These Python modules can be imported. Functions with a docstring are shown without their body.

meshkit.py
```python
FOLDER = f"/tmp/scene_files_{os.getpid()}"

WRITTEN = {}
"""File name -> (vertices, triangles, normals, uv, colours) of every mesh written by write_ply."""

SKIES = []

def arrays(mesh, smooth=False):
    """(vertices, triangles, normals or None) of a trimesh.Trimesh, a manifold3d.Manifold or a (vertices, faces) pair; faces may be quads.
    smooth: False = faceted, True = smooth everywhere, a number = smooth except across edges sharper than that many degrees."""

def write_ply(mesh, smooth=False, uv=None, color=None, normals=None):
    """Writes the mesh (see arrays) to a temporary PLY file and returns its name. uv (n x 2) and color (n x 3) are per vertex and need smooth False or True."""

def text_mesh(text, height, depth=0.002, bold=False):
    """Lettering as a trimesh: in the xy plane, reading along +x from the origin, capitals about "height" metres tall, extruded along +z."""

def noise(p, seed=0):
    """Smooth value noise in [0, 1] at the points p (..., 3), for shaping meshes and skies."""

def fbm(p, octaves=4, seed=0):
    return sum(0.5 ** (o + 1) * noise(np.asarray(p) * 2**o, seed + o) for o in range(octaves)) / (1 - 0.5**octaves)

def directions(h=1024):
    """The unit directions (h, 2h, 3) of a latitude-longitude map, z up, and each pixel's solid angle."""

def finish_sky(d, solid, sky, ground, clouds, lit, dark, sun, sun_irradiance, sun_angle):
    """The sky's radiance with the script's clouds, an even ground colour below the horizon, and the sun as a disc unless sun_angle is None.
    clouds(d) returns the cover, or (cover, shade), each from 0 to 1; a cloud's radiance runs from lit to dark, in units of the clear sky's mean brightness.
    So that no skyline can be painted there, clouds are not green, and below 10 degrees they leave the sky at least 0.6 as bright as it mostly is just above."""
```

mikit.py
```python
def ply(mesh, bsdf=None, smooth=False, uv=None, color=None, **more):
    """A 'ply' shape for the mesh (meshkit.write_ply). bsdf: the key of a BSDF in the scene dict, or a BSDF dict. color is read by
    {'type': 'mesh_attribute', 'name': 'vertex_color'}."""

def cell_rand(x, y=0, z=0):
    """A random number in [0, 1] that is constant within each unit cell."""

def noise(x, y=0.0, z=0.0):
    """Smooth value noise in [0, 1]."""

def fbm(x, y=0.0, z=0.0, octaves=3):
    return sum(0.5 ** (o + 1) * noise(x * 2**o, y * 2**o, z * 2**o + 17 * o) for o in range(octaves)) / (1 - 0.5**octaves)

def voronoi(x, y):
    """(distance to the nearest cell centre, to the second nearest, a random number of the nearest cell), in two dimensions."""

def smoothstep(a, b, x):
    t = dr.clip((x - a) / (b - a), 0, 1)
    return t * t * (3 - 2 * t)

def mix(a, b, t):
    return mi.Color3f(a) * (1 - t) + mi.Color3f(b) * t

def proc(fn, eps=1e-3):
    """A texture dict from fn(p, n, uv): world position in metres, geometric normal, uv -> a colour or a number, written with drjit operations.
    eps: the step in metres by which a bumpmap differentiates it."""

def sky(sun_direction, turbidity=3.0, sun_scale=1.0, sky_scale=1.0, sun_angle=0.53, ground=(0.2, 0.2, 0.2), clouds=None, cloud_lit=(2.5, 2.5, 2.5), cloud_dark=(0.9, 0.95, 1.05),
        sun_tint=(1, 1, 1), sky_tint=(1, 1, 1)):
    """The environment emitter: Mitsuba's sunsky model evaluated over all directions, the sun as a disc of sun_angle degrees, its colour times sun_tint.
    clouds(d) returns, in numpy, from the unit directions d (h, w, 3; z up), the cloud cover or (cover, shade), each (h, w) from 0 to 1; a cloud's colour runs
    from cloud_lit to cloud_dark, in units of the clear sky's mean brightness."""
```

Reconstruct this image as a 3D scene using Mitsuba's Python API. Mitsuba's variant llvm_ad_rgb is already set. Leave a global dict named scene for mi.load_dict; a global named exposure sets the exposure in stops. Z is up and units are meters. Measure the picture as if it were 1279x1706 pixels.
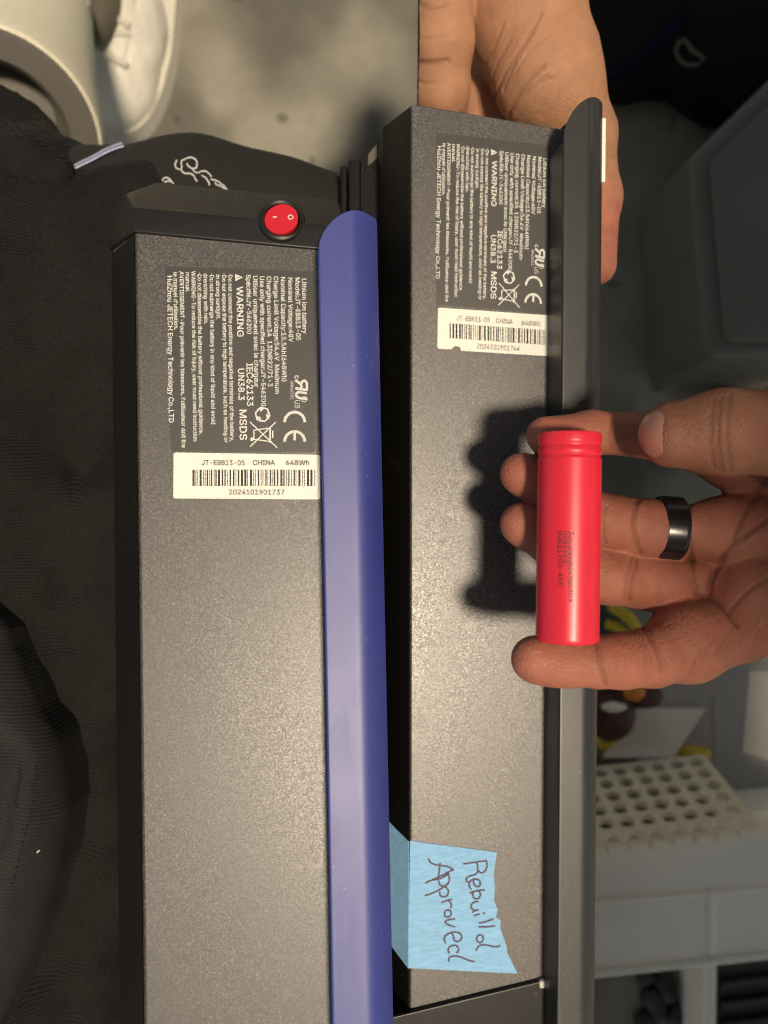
import math, random
import numpy as np, trimesh, shapely
from shapely.geometry import Polygon, LineString, Point, box as sbox
from shapely.ops import unary_union
import manifold3d as m3
import drjit as dr, mitsuba as mi
import mikit, meshkit
from mikit import proc, noise, fbm, smoothstep, mix, voronoi, cell_rand

rng = np.random.default_rng(7)
random.seed(7)
T = mi.ScalarTransform4f
scene, labels = {}, {}

# ------------------------------------------------------------------ camera, light, exposure
HC = 0.85                      # camera height over the floor
F = 1232.0                     # focal length in pixels of the 1279 x 1706 photograph
SUN = np.array([0.175, -0.215, 1.0])
scene['camera'] = {'type': 'thinlens', 'fov': math.degrees(2 * math.atan(853 / F)), 'fov_axis': 'y',
                   'aperture_radius': 0.0016, 'focus_distance': 0.282, 'near_clip': 0.01, 'far_clip': 60.0,
                   'to_world': T().look_at(origin=[0, 0, HC], target=[0, 0, 0], up=[0, 1, 0])}
scene['sky'] = mikit.sky(SUN.tolist(), turbidity=3.5, sun_scale=1.0, sky_scale=1.45, sun_angle=7.0,
                         ground=(0.15, 0.14, 0.12), sun_tint=(1.0, 0.985, 0.93), sky_tint=(1.0, 0.735, 0.475))
exposure = 1.42


def P(u, v, d):                # the point that the photograph shows at pixel (u, v), d metres below the camera
    return np.array([(u - 639.5) / F * d, (853 - v) / F * d, HC - d])


# ------------------------------------------------------------------ helpers
def key_for(name):
    if name not in scene and name not in labels:
        return name
    k = 1
    while f'{name}_{k:03d}' in scene or f'{name}_{k:03d}' in labels:
        k += 1
    return f'{name}_{k:03d}'


def obj(name, mesh, bsdf, parent=None, smooth=False, **kw):
    key = key_for(f'{parent}__{name}' if parent else name)
    scene[key] = mikit.ply(mesh, bsdf, smooth=smooth, **kw)
    return key


def tag(key, label=None, cat=None, group=None, kind=None):
    d = labels.setdefault(key, {})
    for k, x in (('label', label), ('category', cat), ('group', group), ('kind', kind)):
        if x:
            d[k] = x
    return key


cat_ = trimesh.util.concatenate


class Frame:
    """A face's own frame: origin, right, up along the pack, and outward normal."""
    def __init__(s, O, ex, ey, ez):
        s.O, s.ex, s.ey, s.ez = (np.asarray(x, float) for x in (O, ex, ey, ez))
        s.R = np.stack([s.ex, s.ey, s.ez], 1)

    def world(s, p):
        return np.asarray(p, float) @ s.R.T + s.O

    def mesh(s, m):
        m = m.copy()
        m.vertices = s.world(m.vertices)
        return m

    def local(s, u, v, h=0.0):     # pixel -> local coordinates on the plane at height h over the face
        u, v, h = np.broadcast_arrays(*(np.asarray(x, float) for x in (u, v, h)))
        D = np.stack([(u - 639.5) / F, (853 - v) / F, -np.ones_like(u)], -1)
        C = np.array([0, 0, HC]) - s.O
        t = (h - C @ s.ez) / (D @ s.ez)
        p = C + D * t[..., None]
        return np.stack([p @ s.ex, p @ s.ey, h], -1)


def decal(poly, fr, h0, h1, warp=None):
    """A flat thing on a face: polygon(s) in pixels, from height h0 to h1 over the face."""
    out = []
    for g in getattr(poly, 'geoms', [poly]):
        if g.is_empty or g.area < 1e-6:
            continue
        m = trimesh.creation.extrude_polygon(g, 1.0, engine='earcut')
        out.append(m)
    m = cat_(out)
    v = m.vertices.copy()
    uv = v[:, :2] if warp is None else warp(v[:, :2])
    h = h0 + (h1 - h0) * v[:, 2]
    m.vertices = fr.world(fr.local(uv[:, 0], uv[:, 1], h))
    m.fix_normals()
    return m


def rounded(pts, r, q=4):
    p = Polygon(pts)
    return p.buffer(-r, join_style='mitre').buffer(r, quad_segs=q)


def densify(poly, step):
    return shapely.segmentize(poly, step)


def loft(profile, ytop, ybot, cham=0.001):
    """A bar with the cross-section profile (shapely polygon in x, z) from ybot(x, z) to ytop(x, z), ends chamfered."""
    ring = np.array(profile.exterior.coords)[:-1]
    if not profile.exterior.is_ccw:
        ring = ring[::-1]
    c = np.array(profile.centroid.coords[0])
    size = np.abs(ring - c).max()
    ins = c + (ring - c) * (1 - cham / size)
    yt = np.array([ytop(*p) for p in ring])
    yb = np.array([ybot(*p) for p in ring])
    rows = [(ins, yb), (ring, yb + cham), (ring, yt - cham), (ins, yt)]
    n = len(ring)
    V = np.vstack([np.column_stack([r[:, 0], y, r[:, 1]]) for r, y in rows])
    Fc = []
    for k in range(3):
        for i in range(n):
            j = (i + 1) % n
            a, b, c2, d = k * n + i, k * n + j, (k + 1) * n + j, (k + 1) * n + i
            Fc += [[a, c2, b], [a, d, c2]]
    tv, tf = trimesh.creation.triangulate_polygon(Polygon(ring), engine='earcut')
    idx = [int(np.argmin(np.abs(ring - p).sum(1))) for p in tv]
    for f in tf:
        a, b, c2 = (idx[i] for i in f)
        Fc += [[a, b, c2], [3 * n + a, 3 * n + c2, 3 * n + b]]
    m = trimesh.Trimesh(V, Fc, process=False)
    m.fix_normals()
    return m


def tm(man):
    m = man.to_mesh()
    return trimesh.Trimesh(m.vert_properties[:, :3], m.tri_verts, process=False)


def man(mesh):
    return m3.Manifold(m3.Mesh(np.asarray(mesh.vertices, np.float32), np.asarray(mesh.faces, np.uint32)))


def hull(pts):
    return trimesh.convex.convex_hull(np.asarray(pts, float))


def rbox(lo, hi, r, seg=12):
    lo, hi = np.asarray(lo, float), np.asarray(hi, float)
    s = m3.Manifold.sphere(r, seg)
    pts = [s.translate([(lo[0] + r, hi[0] - r)[a], (lo[1] + r, hi[1] - r)[b], (lo[2] + r, hi[2] - r)[c]])
           for a in (0, 1) for b in (0, 1) for c in (0, 1)]
    return tm(m3.Manifold.batch_hull(pts))


def tube(points, r, sides=8, closed=False):
    p = np.asarray(points, float)
    r = np.broadcast_to(r, (len(p),))
    t = np.gradient(p, axis=0)
    if closed:
        t = np.roll(p, -1, 0) - np.roll(p, 1, 0)
    t /= np.linalg.norm(t, axis=1, keepdims=True) + 1e-12
    a = np.cross(t, np.where(np.abs(t[:, 2:]) < 0.9, [0, 0, 1.0], [1.0, 0, 0]))
    a /= np.linalg.norm(a, axis=1, keepdims=True) + 1e-12
    b = np.cross(t, a)
    ang = np.arange(sides) * 2 * np.pi / sides
    V = (p[:, None] + r[:, None, None] * (np.cos(ang)[None, :, None] * a[:, None] + np.sin(ang)[None, :, None] * b[:, None])).reshape(-1, 3)
    n, Fc = len(p), []
    for i in range(n if closed else n - 1):
        for j in range(sides):
            k, i2 = (j + 1) % sides, (i + 1) % n
            Fc += [[i * sides + j, i * sides + k, i2 * sides + k], [i * sides + j, i2 * sides + k, i2 * sides + j]]
    if not closed:
        V = np.vstack([V, p[:1], p[-1:]])
        for j in range(sides):
            k = (j + 1) % sides
            Fc += [[n * sides, k, j], [n * sides + 1, (n - 1) * sides + j, (n - 1) * sides + k]]
    return trimesh.Trimesh(V, Fc, process=False)


def spline(pts, n=40):
    from scipy.interpolate import CubicSpline
    p = np.asarray(pts, float)
    s = np.r_[0, np.cumsum(np.linalg.norm(np.diff(p, axis=0), axis=1))]
    return CubicSpline(s, p)(np.linspace(0, s[-1], n))


# ------------------------------------------------------------------ signed distances and their surface
def cone(p, a, b, ra, rb):
    ba = b - a
    t = np.clip(((p - a) @ ba) / (ba @ ba), 0, 1)
    return np.linalg.norm(p - a - t[:, None] * ba, axis=1) - (ra + (rb - ra) * t)


def ellipsoid(p, c, r, R=None):
    q = p - c
    if R is not None:
        q = q @ R
    r = np.asarray(r, float)
    k0 = np.linalg.norm(q / r, axis=1)
    k1 = np.linalg.norm(q / (r * r), axis=1) + 1e-9
    return k0 * (k0 - 1) / k1


def smin(a, b, k):
    h = np.clip(0.5 + 0.5 * (b - a) / k, 0, 1)
    return b + (a - b) * h - k * h * (1 - h)


def chain(p, js, k):
    d = None
    for (a, ra), (b, rb) in zip(js[:-1], js[1:]):
        e = cone(p, a, b, ra, rb)
        d = e if d is None else smin(d, e, k)
    return d


def polyline_dist(p, pts):
    d = None
    for a, b in zip(pts[:-1], pts[1:]):
        e = cone(p, np.asarray(a), np.asarray(b), 0, 0)
        d = e if d is None else np.minimum(d, e)
    return d


def surface(sdf, lo, hi, h, band=8):
    """Surface nets of sdf over the box lo..hi with cells of size h."""
    lo, hi = np.asarray(lo, float), np.asarray(hi, float)
    q = 4
    nc = np.ceil((hi - lo) / (h * q)).astype(int)
    n = nc * q
    g = [lo[k] + (np.arange(nc[k]) + 0.5) * h * q for k in range(3)]
    C = np.stack(np.meshgrid(*g, indexing='ij'), -1).reshape(-1, 3)
    cv = np.concatenate([sdf(c) for c in np.array_split(C, max(1, len(C) // 200000))]).reshape(nc)
    val = cv.repeat(q, 0).repeat(q, 1).repeat(q, 2)
    near = np.argwhere(np.abs(val) < band * h)
    pts = lo + (near + 0.5) * h
    val[tuple(near.T)] = np.concatenate([sdf(c) for c in np.array_split(pts, max(1, len(pts) // 200000))])
    s = val < 0
    cnt = sum(s[i:n[0] - 1 + i, j:n[1] - 1 + j, k:n[2] - 1 + k].astype(np.int8) for i in (0, 1) for j in (0, 1) for k in (0, 1))
    cells = np.argwhere((cnt > 0) & (cnt < 8))
    ids = -np.ones(n - 1, int)
    ids[tuple(cells.T)] = np.arange(len(cells))
    acc, num = np.zeros((len(cells), 3)), np.zeros(len(cells))
    corners = [(i, j, k) for i in (0, 1) for j in (0, 1) for k in (0, 1)]
    for a in range(8):
        for b in range(a + 1, 8):
            A, B = np.array(corners[a]), np.array(corners[b])
            if np.abs(A - B).sum() != 1:
                continue
            va, vb = val[tuple((cells + A).T)], val[tuple((cells + B).T)]
            x = (va < 0) != (vb < 0)
            t = np.where(x, va / np.where(x, va - vb, 1), 0)
            acc += np.where(x[:, None], A + (B - A) * t[:, None], 0)
            num += x
    V = lo + (cells + 0.5 + acc / num[:, None]) * h
    Fc = []
    for ax in range(3):
        e = np.eye(3, dtype=int)
        o1, o2 = e[(ax + 1) % 3], e[(ax + 2) % 3]
        A = s[tuple(slice(1, n[k] - 1) for k in range(3))]
        B = s[tuple(slice(1 + e[ax][k], n[k] - 1 + e[ax][k]) for k in range(3))]
        for flip, M in ((False, A & ~B), (True, ~A & B)):
            c = np.argwhere(M) + 1
            if not len(c):
                continue
            qd = np.stack([ids[tuple((c - x).T)] for x in (0 * o1, o1, o1 + o2, o2)], 1)
            qd = qd[(qd >= 0).all(1)]
            if flip:
                qd = qd[:, ::-1]
            Fc.append(qd)
    Q = np.vstack(Fc)
    return trimesh.Trimesh(V, np.vstack([Q[:, [0, 1, 2]], Q[:, [0, 2, 3]]]), process=False)


def grad(sdf, p, e):
    return np.stack([(sdf(p + np.eye(3)[k] * e) - sdf(p - np.eye(3)[k] * e)) / (2 * e) for k in range(3)], 1)


def snap(m, sdf, h, n=2):
    v = np.array(m.vertices)
    for _ in range(n):
        g = grad(sdf, v, h * 0.5)
        g /= np.maximum((g * g).sum(1, keepdims=True), 0.3)
        v = v - np.clip(sdf(v), -h, h)[:, None] * g
    m.vertices = v
    return m


def march(sdf, u, v, d0=0.15, d1=0.9, unit=1.0):
    """The points where the rays through the pixels (u, v) meet the surface."""
    u, v = np.asarray(u, float), np.asarray(v, float)
    D = np.stack([(u - 639.5) / F, (853 - v) / F, -np.ones_like(u)], -1)
    ln = np.linalg.norm(D, axis=1)
    t = np.full(len(u), d0)
    for _ in range(160):
        p = (np.array([0, 0, HC]) + D * t[:, None]) * unit
        t = t + 0.7 * np.clip(sdf(p) / unit, -0.01, 0.05) / ln
    return (np.array([0, 0, HC]) + D * t[:, None]) * unit


# ------------------------------------------------------------------ materials
def rgb(*c):
    return {'type': 'rgb', 'value': list(c)}


def mat(name, color=(0.5, 0.5, 0.5), rough=0.5, bump=None, scale=1.0, **kw):
    b = {'type': 'principled', 'base_color': color if isinstance(color, dict) else rgb(*color),
         'roughness': rough if isinstance(rough, dict) else float(rough), **kw}
    if bump is not None:
        b = {'type': 'bumpmap', 'arbitrary': bump, 'scale': float(scale), 'bsdf': b}
    scene[name] = {'type': 'twosided', 'bsdf': b}
    return name


def grain(p, n, uv):
    return noise(p.x * 2600, p.y * 2600, p.z * 2600) * 0.7 + noise(p.x * 1300, p.y * 1300, p.z * 1300 + 9) * 0.6


def fleck(p):
    a_ = noise(p.x * 3100, p.y * 3100, p.z * 300)
    return a_ * 0.6 + noise(p.x * 1900 + 31, p.y * 1900, p.z * 300) * 0.4


def speck(p, n, uv):
    t = fleck(p)
    c = noise(p.x * 1500 + 40, p.y * 1500, p.z * 300)
    return mi.Color3f(0.074, 0.070, 0.0635) * (0.22 + 2.2 * t * t * t + 0.8 * t * t) + mi.Color3f(0.009, 0.003, 0.009) * c


mat('black_powder_coat', proc(speck), proc(lambda p, n, uv: 0.55 - 0.22 * fleck(p)), specular=1.0)
mat('black_plastic', proc(lambda p, n, uv: mi.Color3f(0.011, 0.0105, 0.010) * (0.7 + 0.6 * fbm(p.x * 90, p.y * 90, p.z * 90)) + mi.Color3f(0.09) * dust(p)), 0.36, specular=0.45)
mat('black_bevel', proc(lambda p, n, uv: mi.Color3f(0.006, 0.0056, 0.0054) + mi.Color3f(0.10) * dust(p)), 0.45, specular=0.25)


def dust(p):
    return smoothstep(0.90, 0.95, noise(p.x * 1100, p.y * 1100, p.z * 1100)) * smoothstep(0.45, 0.75, fbm(p.x * 45 + 5, p.y * 45, p.z * 45))


def scratch(p):
    w = noise(p.x * 60, p.y * 25) * 0.004
    return smoothstep(0.86, 0.95, noise((p.x + w) * 1500 + (p.y * 90), p.y * 60, p.z * 20)) * smoothstep(0.5, 0.7, fbm(p.x * 30, p.y * 18 + 7))


def scuff(p):
    return smoothstep(0.62, 0.80, fbm(p.x * 260, p.y * 26, p.z * 200))


mat('black_rail', proc(lambda p, n, uv: mi.Color3f(0.010, 0.0105, 0.0115) + mi.Color3f(0.008) * scuff(p) + mi.Color3f(0.05) * scratch(p) + mi.Color3f(0.10) * dust(p)),
    proc(lambda p, n, uv: 0.40 + 0.12 * scuff(p) + 0.05 * fbm(p.x * 60, p.y * 60)), specular=0.9)
mat('blue_plastic', proc(lambda p, n, uv: mi.Color3f(0.026, 0.038, 0.235) * (0.92 + 0.16 * fbm(p.x * 80, p.y * 20, p.z * 80)) + mi.Color3f(0.05, 0.05, 0.06) * scratch(p) + mi.Color3f(0.14) * dust(p)),
    proc(lambda p, n, uv: 0.46 + 0.03 * scuff(p) + 0.06 * fbm(p.x * 60, p.y * 60)), specular=0.95)
mat('dark_label', (0.040, 0.038, 0.035), 0.48, specular=0.7)
mat('white_print', (0.62, 0.61, 0.57), 0.6)
mat('grey_print', (0.075, 0.072, 0.067), 0.6)
mat('sticker_paper', proc(lambda p, n, uv: mi.Color3f(0.80, 0.78, 0.71) * (0.95 + 0.06 * fbm(p.x * 300, p.y * 300))), 0.55)
mat('black_ink', (0.02, 0.018, 0.017), 0.6)
mat('grey_ink', (0.10, 0.09, 0.08), 0.6)


def crepe(p, n, uv):
    return fbm(p.x * 350, p.y * 1500, p.z * 350, octaves=2)


mat('blue_tape', proc(lambda p, n, uv: mi.Color3f(0.24, 0.48, 0.75) * (0.82 + 0.34 * crepe(p, n, uv))), 0.75, proc(crepe, 2e-4), 2.5e-4)
mat('marker_ink', (0.085, 0.06, 0.10), 0.7)
mat('red_wrap', proc(lambda p, n, uv: mi.Color3f(0.64, 0.020, 0.044) * (0.93 + 0.12 * fbm(p.x * 260, p.y * 60, p.z * 260)) + mi.Color3f(0.10, 0.10, 0.10) * scratch(p)),
    proc(lambda p, n, uv: 0.30 + 0.12 * fbm(p.x * 500, p.y * 60, p.z * 500)), specular=0.5)
mat('red_switch', (0.58, 0.02, 0.035), 0.32, specular=0.5)
mat('cell_metal', (0.6, 0.58, 0.55), 0.3, metallic=1.0)
def skin_lines(p, n, uv):
    w = 0.0006 * noise(p.x * 300, p.y * 300, p.z * 300)
    a_, b_, c_ = voronoi((p.x + 0.5 * p.z) * 820 + 400 * w, (p.y + 0.5 * p.z) * 560)
    return 0.75 * smoothstep(0.0, 0.28, b_ - a_) + 0.5 * noise((p.x + p.y) * 500, (p.x - p.y) * 1700, p.z * 500)


mat('skin', {'type': 'mesh_attribute', 'name': 'vertex_color'}, 0.52,
    proc(skin_lines, 2e-4), 2.2e-4, specular=0.30)
mat('nail', (0.36, 0.17, 0.13), 0.28, specular=0.5)
mat('ring_black', (0.008, 0.008, 0.009), 0.25, specular=0.6)


def twill(p, n, uv):
    w = dr.sin((p.y * 0.9 + p.x * 0.35 + p.z * 0.5) * 6.2832 / 0.0014) * 0.5 + 0.5
    return w * 0.7 + 0.5 * noise(p.x * 900, p.y * 900, p.z * 900)


mat('black_twill', proc(lambda p, n, uv: mi.Color3f(0.0125, 0.0123, 0.0115) * (0.40 + 1.0 * twill(p, n, uv)) * (0.8 + 0.4 * fbm(p.x * 25, p.y * 25, p.z * 25))),
    0.85, proc(twill, 2e-4), 2.6e-4, sheen=0.35, specular=0.15)


def ribs(p, n, uv):
    w = dr.sin((p.y * 0.95 + p.x * 0.3 + 0.003 * fbm(p.x * 30, p.y * 30)) * 6.2832 / 0.0015) * 0.5 + 0.5
    return w * 0.8 + 0.4 * noise(p.x * 800, p.y * 800, p.z * 800)


mat('grey_jersey', proc(lambda p, n, uv: mi.Color3f(0.026, 0.0262, 0.027) * (0.65 + 0.5 * ribs(p, n, uv)) * (0.75 + 0.5 * fbm(p.x * 20, p.y * 20, p.z * 20))),
    0.85, proc(ribs, 2e-4), 1.8e-4, sheen=0.35, specular=0.15)


def sockrib(p, n, uv):
    return dr.sin(p.x * 6.2832 / 0.0015) * 0.5 + 0.5 + 0.3 * noise(p.x * 900, p.y * 900, p.z * 900)


mat('sock_knit', proc(lambda p, n, uv: mi.Color3f(0.027, 0.026, 0.025) * (0.75 + 0.28 * sockrib(p, n, uv))), 0.9, proc(sockrib, 3e-4), 1.6e-4, sheen=0.4, specular=0.1)
mat('white_thread', (0.50, 0.50, 0.50), 0.8)
mat('blue_thread', (0.42, 0.42, 0.60), 0.8)
mat('dark_thread', (0.010, 0.010, 0.010), 0.9)


def shade_patches(p):  # broad patches of soft shade, painted into the concrete colour
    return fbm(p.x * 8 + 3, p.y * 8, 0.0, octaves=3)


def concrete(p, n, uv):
    t = shade_patches(p)
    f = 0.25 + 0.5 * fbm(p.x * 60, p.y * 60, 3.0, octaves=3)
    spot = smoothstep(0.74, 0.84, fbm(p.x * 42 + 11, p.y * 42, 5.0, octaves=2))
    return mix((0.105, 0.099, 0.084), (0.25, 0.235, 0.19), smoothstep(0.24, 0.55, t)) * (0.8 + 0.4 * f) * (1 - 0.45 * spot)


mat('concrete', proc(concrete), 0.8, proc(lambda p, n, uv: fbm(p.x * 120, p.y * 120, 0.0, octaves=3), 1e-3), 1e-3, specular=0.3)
mat('cream_foam', proc(lambda p, n, uv: mi.Color3f(0.66, 0.63, 0.50) * (0.92 + 0.14 * fbm(p.x * 500, p.y * 500, p.z * 500, octaves=2))), 0.55,
    proc(lambda p, n, uv: noise(p.x * 900, p.y * 900, p.z * 900), 3e-4), 3e-4)
mat('rim_shade_and_label_grey', (0.10, 0.093, 0.08), 0.75)  # tube rim: its shade is put into this grey; also the base label
mat('tube_inside_shade', (0.17, 0.16, 0.14), 0.8)  # shade inside the tube, mixed into the colour
mat('white_leather', proc(lambda p, n, uv: mi.Color3f(0.60, 0.58, 0.51) * (0.75 + 0.4 * fbm(p.x * 40, p.y * 40, p.z * 40))), 0.55,
    proc(lambda p, n, uv: fbm(p.x * 120, p.y * 120, p.z * 120), 6e-4), 1.5e-3)
mat('white_rubber', (0.55, 0.53, 0.46), 0.6)
mat('brown_mesh', (0.09, 0.08, 0.06), 0.9)
mat('lace', (0.50, 0.48, 0.41), 0.85)
mat('bag_nylon', proc(lambda p, n, uv: mi.Color3f(0.005, 0.005, 0.005) * (0.6 + 0.8 * fbm(p.x * 30, p.y * 30, p.z * 30))), 0.7, specular=0.2)
mat('blue_strap', (0.005, 0.008, 0.022), 0.8, specular=0.1)
mat('buckle', (0.10, 0.09, 0.075), 0.5)
mat('grey_tote', proc(lambda p, n, uv: mi.Color3f(0.115, 0.112, 0.102) * (0.85 + 0.3 * fbm(p.x * 14, p.y * 14, p.z * 14))), 0.5)
mat('tote_side', proc(lambda p, n, uv: mi.Color3f(0.33, 0.315, 0.30) * (0.9 + 0.2 * fbm(p.x * 10, p.y * 10, p.z * 10))), 0.5)
mat('white_bin', proc(lambda p, n, uv: mi.Color3f(0.80, 0.77, 0.69) * (0.88 + 0.22 * fbm(p.x * 12, p.y * 20, p.z * 10))), 0.4)
mat('bin_edge', (0.72, 0.72, 0.64), 0.35)
mat('holder_plastic', proc(lambda p, n, uv: mi.Color3f(0.80, 0.71, 0.56) * (0.9 + 0.2 * fbm(p.x * 60, p.y * 60, p.z * 60))), 0.55)
mat('white_card', (0.72, 0.67, 0.58), 0.7)
mat('yellow_plastic', (0.55, 0.40, 0.03), 0.5)
mat('orange_plastic', (0.60, 0.22, 0.02), 0.5)
mat('dark_red', (0.05, 0.012, 0.012), 0.5)
mat('green_dark', (0.035, 0.055, 0.042), 0.6)
mat('clear_grey', proc(lambda p, n, uv: mi.Color3f(0.13, 0.125, 0.105) * (0.5 + fbm(p.x * 22, p.y * 22, p.z * 22))), 0.4)
mat('black_crate', (0.012, 0.012, 0.012), 0.5)
mat('blocker_board', (0.35, 0.34, 0.31), 0.8)

# ------------------------------------------------------------------ setting
v = np.array([[-12, -12, 0], [12, -12, 0], [12, 12, 0], [-12, 12, 0.0]])
tag(obj('floor', trimesh.Trimesh(v, [[0, 1, 2], [0, 2, 3]], process=False), 'concrete'), 'worn grey concrete floor with dark spots and soft shade painted into its colour', kind='structure')
ZC = 1.3  # height of an unseen sun blocker, added to darken the right side


def blocker_point(x, y, z):      # where the sun ray through (x, y, z) meets the added blocker
    k = (ZC - z) / SUN[2]
    return (x + SUN[0] * k, y + SUN[1] * k)


x_main = blocker_point(0.140, 0, 0.50)[0]
h0, h1 = blocker_point(0.113, 0.078, 0.58), blocker_point(0.113, -0.042, 0.57)  # tab shaped so the added blocker also shades the palm
blocker = Polygon([(x_main, 3.0), (x_main, h0[1]), h0, h1, (x_main, h1[1] - 0.10), (x_main, -3.0), (0.69, -3.0), (0.69, -0.02), (1.6, -0.02), (1.6, 3.0)])
blocker = trimesh.creation.extrude_polygon(blocker, 0.04, engine='earcut')
blocker.apply_translation([0, 0, ZC])
tag(obj('sun_blocker', blocker, 'blocker_board'), 'unseen blocker added to shade the right side and the palm', kind='structure')

# ------------------------------------------------------------------ the two battery packs
def pack_frame(u, v, d, nx, ny, e0, e1):
    """The frame of a pack's face: through pixel (u, v) at depth d, its normal leaning by nx, ny, its long edge through the pixels e0 (upper) and e1."""
    ez = np.array([nx, ny, 1.0])
    ez /= np.linalg.norm(ez)
    O = P(u, v, d)
    t = Frame(O, [1, 0, 0], [0, 1, 0], ez)
    hit = []
    for q in (e0, e1):
        D = np.array([(q[0] - 639.5) / F, (853 - q[1]) / F, -1.0])
        C = np.array([0, 0, HC])
        hit.append(C + D * (((O - C) @ ez) / (D @ ez)))
    ey = hit[0] - hit[1]
    ey /= np.linalg.norm(ey)
    return Frame(O, np.cross(ey, ez), ey, ez)


FA = pack_frame(382, 853, 0.285, 0.050, 0.028, (225, 420), (240, 1706))
FB = pack_frame(685, 853, 0.315, 0.115, -0.030, (685, 400), (683, 1600))

# pixels of pack A's print -> pixels of pack B's print
srcA = np.array([(282, 460), (293, 704), (506, 465), (291, 754), (533, 758), (315, 746), (490, 735), (289, 829)], float)
dstB = np.array([(733, 244), (735, 460.5), (905.7, 266.7), (730, 513), (917, 526), (749, 498), (892.6, 505), (730, 581)], float)
lb = np.array([FB.local(*q)[:2] for q in dstB])
la = np.array([FA.local(*q)[:2] for q in srcA])
AFF = np.linalg.lstsq(np.column_stack([la, np.ones(len(la))]), lb, rcond=None)[0]


def print_on(fr, poly, h0, h1):
    """Print given in pixels of pack A, put on pack A or, through the packs' common layout, on pack B."""
    if fr is FA:
        return decal(poly, FA, h0, h1)
    out = []
    for g in getattr(poly, 'geoms', [poly]):
        if not g.is_empty and g.area > 1e-6:
            out.append(trimesh.creation.extrude_polygon(g, 1.0, engine='earcut'))
    m = cat_(out)
    return map_print(m, fr, h0, h1)


def map_print(m, fr, h0, h1):
    v = np.array(m.vertices)
    h = h0 + (h1 - h0) * v[:, 2]
    q = FA.local(v[:, 0], v[:, 1], 0.0)[:, :2]
    if fr is FB:
        q = np.column_stack([q, np.ones(len(q))]) @ AFF
    m = m.copy()
    m.vertices = fr.world(np.column_stack([q, h]))
    m.fix_normals()
    return m


TEXTS = {}


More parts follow.
